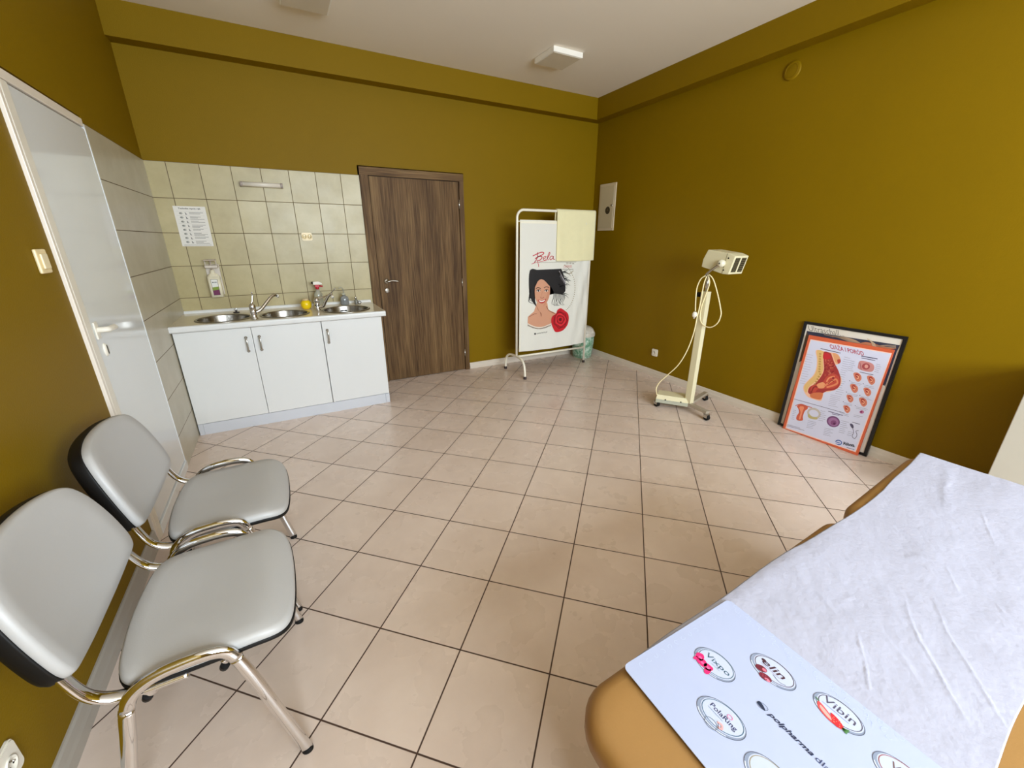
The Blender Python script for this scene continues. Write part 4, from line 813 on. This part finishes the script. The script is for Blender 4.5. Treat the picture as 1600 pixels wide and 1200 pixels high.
# protective sheet
def loc_uv(ex, ey):           # measured from an enlarged view of the couch
    p = CM.inverted() @ hz(880+ex*0.45, 680+ey*0.45, ZT+0.004); return (p.x, -p.y)
CRE = []
for pts, am, wd in (([(1185, 555), (1205, 640), (1240, 720), (1290, 800), (1350, 910), (1420, 1020)], 0.0042, 0.0030), ([(1275, 535), (1330, 680), (1430, 840), (1510, 970), (1600, 1110)], 0.0034, 0.0026), ([(1020, 680), (1032, 740), (1050, 800), (1062, 880), (1070, 935)], 0.0042, 0.0026),
    ([(1440, 280), (1465, 340), (1500, 400)], 0.0030, 0.0026), ([(1325, 450), (1350, 500), (1372, 545)], 0.0026, 0.0024), ([(1500, 580), (1535, 625)], 0.0024, 0.0024), ([(640, 585), (860, 735), (1060, 900), (1250, 1060)], 0.0034, 0.009), ([(700, 570), (900, 680), (1100, 820)], 0.0024, 0.014), ([(1325, 150), (1318, 220), (1330, 290)], 0.0060, 0.016),
    ([(960, 590), (1000, 560), (1040, 600)], 0.0026, 0.008), ([(1180, 440), (1230, 420), (1260, 440)], 0.003, 0.014), ([(780, 470), (900, 560), (960, 640)], 0.002, 0.010), ([(1120, 700), (1200, 800), (1260, 900)], 0.002, 0.006)):
    q = [loc_uv(*p) for p in pts]; n_ = len(q)-1; CRE += [(q[i][0], q[i][1], q[i+1][0], q[i+1][1], am*0.5, wd*0.85, i/n_, (i+1)/n_) for i in range(n_)]
def crease(u, v):
    h = 0.0
    for (a0, b0, a1, b1, am, wd, t0, t1) in CRE:
        if abs(u-(a0+a1)/2) > abs(a1-a0)/2+3*wd: continue
        dx, dy = a1-a0, b1-b0; L2 = dx*dx+dy*dy; k = max(0, min(1, ((u-a0)*dx+(v-b0)*dy)/L2)); d = math.hypot(u-a0-k*dx, v-b0-k*dy)
        tt = t0+(t1-t0)*k; h = max(h, am*math.sin(PI*min(0.98, max(0.02, tt)))**0.7*(0.65+0.7*abs(noise.noise(Vector((u*40, v*40, 5)))))*math.exp(-((d+0.0012*noise.noise(Vector((u*70, v*70, 8))))/wd)**2))
    h += 0.0024*noise.noise(Vector((u*7, v*9, 0.3))) + 0.0009*noise.noise(Vector((u*24+v*14, v*26, 1.7))) + 0.0004*noise.noise(Vector((u*80, v*80+u*30, 2.7)))
    return h * (0.25 if u < 0.46 else min(1.0, 0.25+(u-0.46)*20))
def interp(u, tab):
    for (a, p), (b_, q) in zip(tab, tab[1:]):
        if u <= b_: return p+(q-p)*max(0, (u-a)/(b_-a))
    return tab[-1][1]
def sheet_fn(a_, b_):
    UE = 1.672; u = 0.165+a_*(UE-0.165+0.05)
    v = interp(u, [(0.1, 0.008), (0.75, 0.010), (1.03, 0.030), (1.30, 0.036), (1.64, 0.020), (1.8, 0.018)])+b_*0.43+0.002*math.sin(u*17)
    z = ZT+0.0045+rise(u)+crease(u, v)
    edge = max(0, 0.030-(v-0.008))/0.030; z -= 0.004*edge**2
    if u > UE: dd = u-UE; z -= dd*0.7; u = UE+0.018*math.sin(min(1, dd/0.03)*1.2)
    return Vector((u, -v, z))
b = MB(); b.grid(sheet_fn, 560, 150); o = b.obj('protective_sheet', mat('nonwoven_sheet', (168, 168, 184), 0.7, var=0.02, scale=9, bump=0.12, bscale=110)); o.location = (1.085, -3.832, 0); o.rotation_euler = (0, 0, RZ)
sm = o.modifiers.new('thickness', 'SOLIDIFY'); sm.thickness = 0.0008; sm.offset = -1
tag(o, 'creased white disposable sheet covering the couch', 'sheet')
# printed mat
ZM = ZT+0.0085
t = thing('printed_mat', 'white advertising mat with oval logos lying on the near end of the couch', 'mat', (1.385, -4.03, ZM-0.001))
def mcorner(x, y): return Vector((x, y, 0))
b = MB(); mA, mB_ = hz(880+205*0.45, 680+800*0.45, ZM), hz(880+575*0.45, 680+570*0.45, ZM); mo = rrect(mB_.x-mA.x, 0.56, 0.012, 4, (mA.x+mB_.x)/2, (mA.y+mB_.y)/2-0.28)
def mat_fn(u, v): return None
b.prism([(x, y, ZM-0.0015) for x, y in mo], (0, 0, 0.0015)); sh = part(b, 'sheet', mat('mat_paper', (172, 180, 208), 0.35, var=0.025, scale=24), t)
a = Art(lambda x, y: hz(880+x*0.45, 680+y*0.45, ZM), (0, 0, 1), 0.00012, 0.0002)
g = Art(lambda x, y: Vector((x, y, ZM)), (0, 0, 1), 0.00012, 0.0002)
def cz(x, y): p = hz(880+x*0.45, 680+y*0.45, ZM); return p.x, p.y
SIL = (150, 158, 172); DK = (58, 56, 70)
def oval(px, py, A=0.039, B_=0.0285, tint=(92, 92, 108), rot=0.0):
    x, y = cz(px, py)
    g.ell(x, y, B_, A, (132, 142, 164), 0, rot, 40); g.ell(x+0.003, y-0.001, B_*0.92, A*0.90, (184, 191, 214), 1, rot, 40)
    g.ring(x, y, B_, A, 0.0010, (84, 88, 104), 2, rot, 40); g.ring(x+0.003, y-0.001, B_*0.86, A*0.85, 0.0012, tint, 3, rot, 40); g.ring(x, y, B_*0.97, A*0.97, 0.0016, (206, 212, 228), 2, rot, 20, 2.0, 3.6)
    return x, y
def gtext(s, x, y, size, col, l=4, **k): g.text(s, x, y, size, 0, -1, 1, 0, col, l, **k)   # reads towards -y, letters' tops towards +x
x, y = oval(525, 795, tint=(70, 100, 116), rot=0.15); gtext('Vixpo', x+0.001, y+0.0215, 0.0150, (40, 80, 98), width=0.050)
g.stroke([(x-0.004, y+0.004), (x-0.004, y-0.014)], 0.0006, (120, 140, 150), 4, smooth=False)
for (dx, dy, r1, r2) in ((-0.012, 0.024, 0.008, 0.009), (-0.019, 0.014, 0.008, 0.010), (-0.0165, 0.002, 0.007, 0.009), (-0.024, -0.002, 0.008, 0.006), (-0.0215, 0.026, 0.005, 0.004)):
    g.blob([(x+dx+r1*(1+0.15*math.sin(q*3+dx*900))*math.cos(q), y+dy+r2*(1+0.15*math.cos(q*2+dy*500))*math.sin(q)) for q in [i*PI/5 for i in range(10)]], (222, 34, 108), 5)
for (dx, dy) in ((-0.013, 0.022), (-0.019, 0.013), (-0.018, 0.001)): g.ell(x+dx, y+dy, 0.0025, 0.0035, (246, 96, 150), 6)
x, y = oval(727, 820, 0.0405, 0.0275, tint=(70, 48, 64), rot=0.1); gtext('elin', x+0.000, y+0.024, 0.0185, (66, 30, 44), width=0.044, shear=0.2, bold=0.012)
g.ell(x+0.007, y+0.021, 0.003, 0.0045, (60, 26, 40), 5); g.stroke([(x-0.003, y+0.022), (x-0.003, y-0.016)], 0.0006, (150, 120, 140), 4, smooth=False); g.stroke([(x-0.006, y-0.004), (x-0.010, y-0.018), (x-0.006, y-0.028)], 0.0012, (110, 110, 130), 4)
g.ell(x-0.014, y+0.014, 0.007, 0.010, (104, 26, 44), 5, 0.4); g.ell(x-0.024, y+0.000, 0.007, 0.011, (110, 24, 46), 5, 0.2); g.ell(x-0.012, y+0.009, 0.003, 0.004, (216, 110, 130), 6); g.ell(x-0.026, y-0.005, 0.003, 0.005, (220, 120, 140), 6)
for k in range(6): g.ell(x-0.024+0.003*math.cos(k), y+0.001+0.005*math.sin(k*1.7), 0.0012, 0.0012, (160, 60, 78), 6, n=8)
x, y = oval(955, 965, 0.0385, 0.0265, tint=(74, 66, 84), rot=0.05); gtext('Vibin', x+0.001, y+0.026, 0.0195, (76, 70, 92), width=0.050); g.stroke([(x-0.0035, y+0.024), (x-0.0035, y-0.018)], 0.0008, (120, 130, 200), 4, smooth=False)
g.blob([(x-0.009, y+0.028), (x-0.012, y+0.014), (x-0.020, y-0.002), (x-0.027, y-0.006), (x-0.027, y+0.006), (x-0.021, y+0.022)], (226, 70, 74), 5); g.blob([(x-0.013, y+0.022), (x-0.018, y+0.006), (x-0.024, y-0.001), (x-0.024, y+0.008), (x-0.019, y+0.020)], (246, 160, 150), 6)
g.blob([(x-0.011, y+0.006), (x-0.013, y-0.008), (x-0.021, y-0.018), (x-0.027, y-0.012), (x-0.026, y-0.002), (x-0.019, y+0.002)], (206, 34, 44), 7)
for k in range(5): g.stroke([(x-0.022, y-0.015), (x-0.026+k*0.0025, y-0.024)], 0.0018, (70, 120, 60), 8, smooth=False)
g.stroke([(x-0.008, y+0.027), (x-0.006, y+0.034)], 0.0016, (70, 120, 60), 8, smooth=False)
for k in range(12): g.ell(x-0.019-0.006*math.sin(k*2.1)*0.8, y-0.006+0.008*math.cos(k*1.3)*0.8, 0.0005, 0.0006, (250, 200, 150), 8, n=6)
x, y = oval(547, 980, 0.041, 0.0285, tint=(60, 96, 120), rot=0.25); gtext('PolaRing', x+0.001, y+0.0235, 0.0125, (46, 50, 92), width=0.050, bold=0.004); g.stroke([(x-0.003, y+0.023), (x-0.003, y-0.006)], 0.0006, (90, 120, 150), 4, smooth=False)
g.ring(x+0.014, y-0.008, 0.004, 0.005, 0.0012, (206, 120, 160), 5); g.ring(x-0.0235, y+0.002, 0.0085, 0.0115, 0.0009, (110, 118, 132), 6); g.stroke([(x-0.012, y-0.002), (x-0.010, y-0.009), (x-0.016, y-0.013), (x-0.018, y-0.007)], 0.0035, (214, 160, 160), 6); g.stroke([(x-0.012, y-0.004), (x-0.020, y-0.010)], 0.0008, (90, 70, 80), 7)
x, y = oval(722, 1200, 0.041, 0.0285, tint=(150, 140, 110)); x, y = oval(1180, 1192, 0.0385, 0.0265, tint=(150, 84, 84)); gtext('V', x+0.001, y+0.018, 0.0195, (110, 84, 84))
x, y = cz(700, 935); x2, y2 = cz(860, 1090)
x, y = cz(712, 968); gtext('polpharma', x-0.001, y, 0.0125, (26, 34, 66), width=0.072, bold=0.02, shear=0.35)
x2, y2 = cz(878, 1116); gtext('dla ciebie', x-0.001, y2, 0.0125, (52, 60, 100), width=0.07)
x, y = cz(690, 940); g.blob([(x+0.004, y+0.006), (x+0.001, y-0.003), (x-0.004, y-0.008), (x-0.004, y+0.002), (x-0.001, y+0.008)], (30, 40, 66), 4); g.ring(x, y-0.001, 0.006, 0.009, 0.0007, (60, 70, 90), 4, 0.3)
for k in range(34):       # faint scroll ornament along the outer edge
    ox, oy = 1.54-0.008*(k % 3), -3.86-0.009*k; g.ring(ox, oy, 0.004+0.002*(k % 2), 0.004, 0.0006, (192, 204, 226), 1, k, 12, 0, 4.4)
for k in range(14): ox, oy = 1.25+0.02*k, -3.855; g.ring(ox, oy, 0.004, 0.005, 0.0006, (192, 204, 226), 1, k*1.3, 12, 0, 4.4)
a.mb.bm.free(); g.done('print', t, sh)

# white cabinet at the right edge
cx0, cy1 = 3.70, -3.832
t = thing('white_cabinet', 'plain white cabinet at the right edge of the view, behind the couch', 'cabinet', (3.92, -4.20, 0))
CBM = mat('cabinet_enamel', (190, 184, 170), 0.5, var=0.02)
b = MB(); b.box((cx0, -4.60, 0.0), (4.12, cy1, 0.80), bev=0.003); part(b, 'body', CBM, t)
b = MB(); b.box((cx0-0.010, -4.62, 0.801), (4.13, cy1+0.004, 0.822), bev=0.004); part(b, 'top', CBM, t)
b = MB(); b.box((cx0+0.006, -4.617, 0.06), (4.114, -4.6005, 0.79), bev=0.002); dw = part(b, 'door', CBM, t)
b = MB(); b.tube([(cx0+0.04, -4.64, 0.62), (cx0+0.04, -4.64, 0.72)], 0.005, n=10); b.tube([(cx0+0.04, -4.64, 0.63), (cx0+0.04, -4.616, 0.63)], 0.004, n=8); b.tube([(cx0+0.04, -4.64, 0.71), (cx0+0.04, -4.616, 0.71)], 0.004, n=8); part(b, 'handle', SATIN, t, dw)

# ================================================================== CHAIRS
def make_chair(yc, label):
    t = thing('visitor_chair', label, 'chair', (0.40, yc, 0), group='grey visitor chairs against the left wall')
    def put(mb, name, m, parent=None):
        for v in mb.bm.verts: v.co.x -= 0.40; v.co.z *= 0.977
        return mb.obj(name, m, parent or t)
    HW = 0.2445
    for s in (-1, 1):
        y = s*HW
        key = [(0.594, 0.014), (0.578, 0.09), (0.555, 0.20), (0.530, 0.32), (0.511, 0.405), (0.498, 0.452), (0.484, 0.480), (0.460, 0.493), (0.42, 0.4975), (0.36, 0.494), (0.325, 0.482), (0.299, 0.460), (0.284, 0.425), (0.268, 0.345), (0.248, 0.250), (0.222, 0.13), (0.198, 0.014)]
        full = smooth_path([(x, y, z) for x, z in key], 5)
        for nm, a0_, a1_ in (('leg', 0, 25), ('side_rail', 25, 60), ('leg', 60, 80)):
            b = MB(); b.tube(full[a0_:a1_+1], 0.0105, r2=0.0155, n=16, side=(0, 1, 0)); lg_ = put(b, nm, CHROME)
            if nm == 'leg':
                b = MB(); b.lathe([(0, 0), (0.0145, 0), (0.0155, 0.003), (0.0155, 0.013), (0.014, 0.0139)], (0.5945 if a0_ == 0 else 0.1975, y, 0), n=16, sy=0.75); put(b, 'foot_cap', BLACKP, lg_)
        # back tube, curling up from the seat into the backrest
        yy = s*0.222
        b = MB(); b.tube(smooth_path([(0.40, yy, 0.444), (0.32, yy, 0.446), (0.282, yy, 0.449), (0.250, yy, 0.462), (0.226, yy, 0.490), (0.208, yy*0.985, 0.535), (0.190, yy*0.95, 0.60), (0.172, yy*0.92, 0.68)], 6), 0.0155, r2=0.0095, n=14, side=(0, 1, 0)); put(b, 'back_tube', CHROME)
        # link bracket with black plug
        for xx in (0.47, 0.315):
            b = MB(); b.tube([(xx, s*0.232, 0.452), (xx, s*0.215, 0.425), (xx-0.004, s*0.205, 0.402)], 0.007, n=10); k = put(b, 'link_bracket', CHROME)
            b = MB(); b.tube([(xx-0.004, s*0.207, 0.408), (xx-0.012, s*0.196, 0.388)], 0.011, n=12); put(b, 'bracket_plug', BLACKP, k)
    b = MB(); b.tube([(0.33, -0.235, 0.438), (0.33, 0.235, 0.438)], 0.010, n=12); b.tube([(0.50, -0.235, 0.438), (0.50, 0.235, 0.438)], 0.010, n=12); put(b, 'cross_bar', CHROME)
    # seat
    o_ = [(0.262, -0.165), (0.252, -0.09), (0.248, 0), (0.252, 0.09), (0.262, 0.165), (0.282, 0.208), (0.32, 0.226), (0.42, 0.231), (0.52, 0.231), (0.575, 0.228), (0.608, 0.208), (0.626, 0.165), (0.634, 0.09), (0.636, 0), (0.634, -0.09), (0.626, -0.165), (0.608, -0.208), (0.575, -0.228), (0.52, -0.231), (0.42, -0.231), (0.32, -0.226), (0.282, -0.208)]
    ol = [(p.x, p.y) for p in smooth_path([(x, y, 0) for x, y in o_], 4, True)]; cx_ = 0.442
    def zseat(x, y):
        return -0.012*math.exp(-((x-0.40)/0.13)**2-(y/0.17)**2) - 0.030*max(0, (x-0.54)/0.10)**2
    def stack(levels, smooth=True, top_rings=5, zf=zseat):
        b = MB(); rings = []
        for sc, z in levels: rings.append([b.bm.verts.new((cx_+(x-cx_)*sc, y*sc, z+zf(x, y))) for x, y in ol])
        sc0, z0 = levels[-1]
        for k in range(1, top_rings+1):
            q = sc0*(1-k/(top_rings+1)); rings.append([b.bm.verts.new((cx_+(x-cx_)*q, y*q, z0+0.006*(1-(q/sc0)**2)+zf(cx_+(x-cx_)*q, y*q))) for x, y in ol])
        n = len(ol)
        for A, B2 in zip(rings, rings[1:]):
            for j in range(n): b.face((A[j], A[(j+1) % n], B2[(j+1) % n], B2[j]), None, smooth)
        b.face(rings[0][::-1]); b.face(rings[-1], None, True); return b
    put(stack([(0.965, 0.455), (0.99, 0.459), (1.0, 0.467), (0.995, 0.477), (0.975, 0.484), (0.945, 0.488)]), 'seat', VINYL)
    put(stack([(0.90, 0.4462), (0.985, 0.4475), (1.008, 0.453), (1.010, 0.462), (1.003, 0.4635)], top_rings=0), 'seat_shell', BLACKP)
    # backrest: outline in (y, s) with s up the slope
    q_ = [(-0.205, 0.012), (-0.10, -0.010), (0, -0.016), (0.10, -0.010), (0.205, 0.012), (0.232, 0.035), (0.238, 0.09), (0.232, 0.17), (0.214, 0.245), (0.180, 0.292), (0.10, 0.314), (0, 0.320), (-0.10, 0.314), (-0.180, 0.292), (-0.214, 0.245), (-0.232, 0.17), (-0.238, 0.09), (-0.232, 0.035)]
    ql = [(p.x, p.y) for p in smooth_path([(x, y, 0) for x, y in q_], 4, True)]
    sl_ = Vector((-0.085, 0, 0.325)).normalized(); nb = Vector((sl_.z, 0, -sl_.x))
    def Pb(y, s_, n):
        curve = -0.030*(1-(y/0.24)**2)+0.0; return Vector((0.206+0.004, 0, 0.535))+sl_*s_+nb*(n+curve)+Vector((0, y, 0))
    def bstack(levels, rings_in=5, dome=0.0):
        b = MB(); rings = []
        for sc, n in levels: rings.append([b.bm.verts.new(Pb(y*sc, 0.15+(s_-0.15)*sc, n)) for y, s_ in ql])
        sc0, n0 = levels[-1]
        for k in range(1, rings_in+1):
            q = sc0*(1-k/(rings_in+1)); rings.append([b.bm.verts.new(Pb(y*q, 0.15+(s_-0.15)*q, n0+dome*(1-(q/sc0)**2))) for y, s_ in ql])
        f0 = []
        for k in range(1, rings_in+1):
            q = levels[0][0]*(1-k/(rings_in+1)); f0.append([b.bm.verts.new(Pb(y*q, 0.15+(s_-0.15)*q, levels[0][1]-abs(dome)*(1-(q/levels[0][0])**2)*0.4)) for y, s_ in ql])
        rings = f0[::-1]+rings; n = len(ql)
        for A, B2 in zip(rings, rings[1:]):
            for j in range(n): b.face((A[j], A[(j+1) % n], B2[(j+1) % n], B2[j]), None, True)
        b.face(rings[0][::-1], None, True); b.face(rings[-1], None, True); return b
    bk = put(bstack([(0.985, 0.004), (1.0, 0.010), (1.0, 0.018), (0.985, 0.027), (0.955, 0.032)], 5, 0.004), 'backrest', VINYL)
    put(bstack([(0.90, -0.034), (0.975, -0.028), (1.006, -0.016), (1.008, 0.004), (1.002, 0.009), (0.99, 0.0085)], 4, 0.002), 'back_shell', BLACKP, bk)
    return t
def dup(o, parent=None):
    c = o.copy(); COL.objects.link(c)
    if parent is not None: c.parent = parent
    for ch in list(o.children): dup(ch, c)
    return c
ch1 = make_chair(-3.0215, 'chrome visitor chair with light grey padding, nearest, at the lower left')
ch2 = dup(ch1); ch2.location = (0.40, -2.470, 0); ch2['label'] = 'chrome visitor chair with light grey padding, the farther one beside the white door'
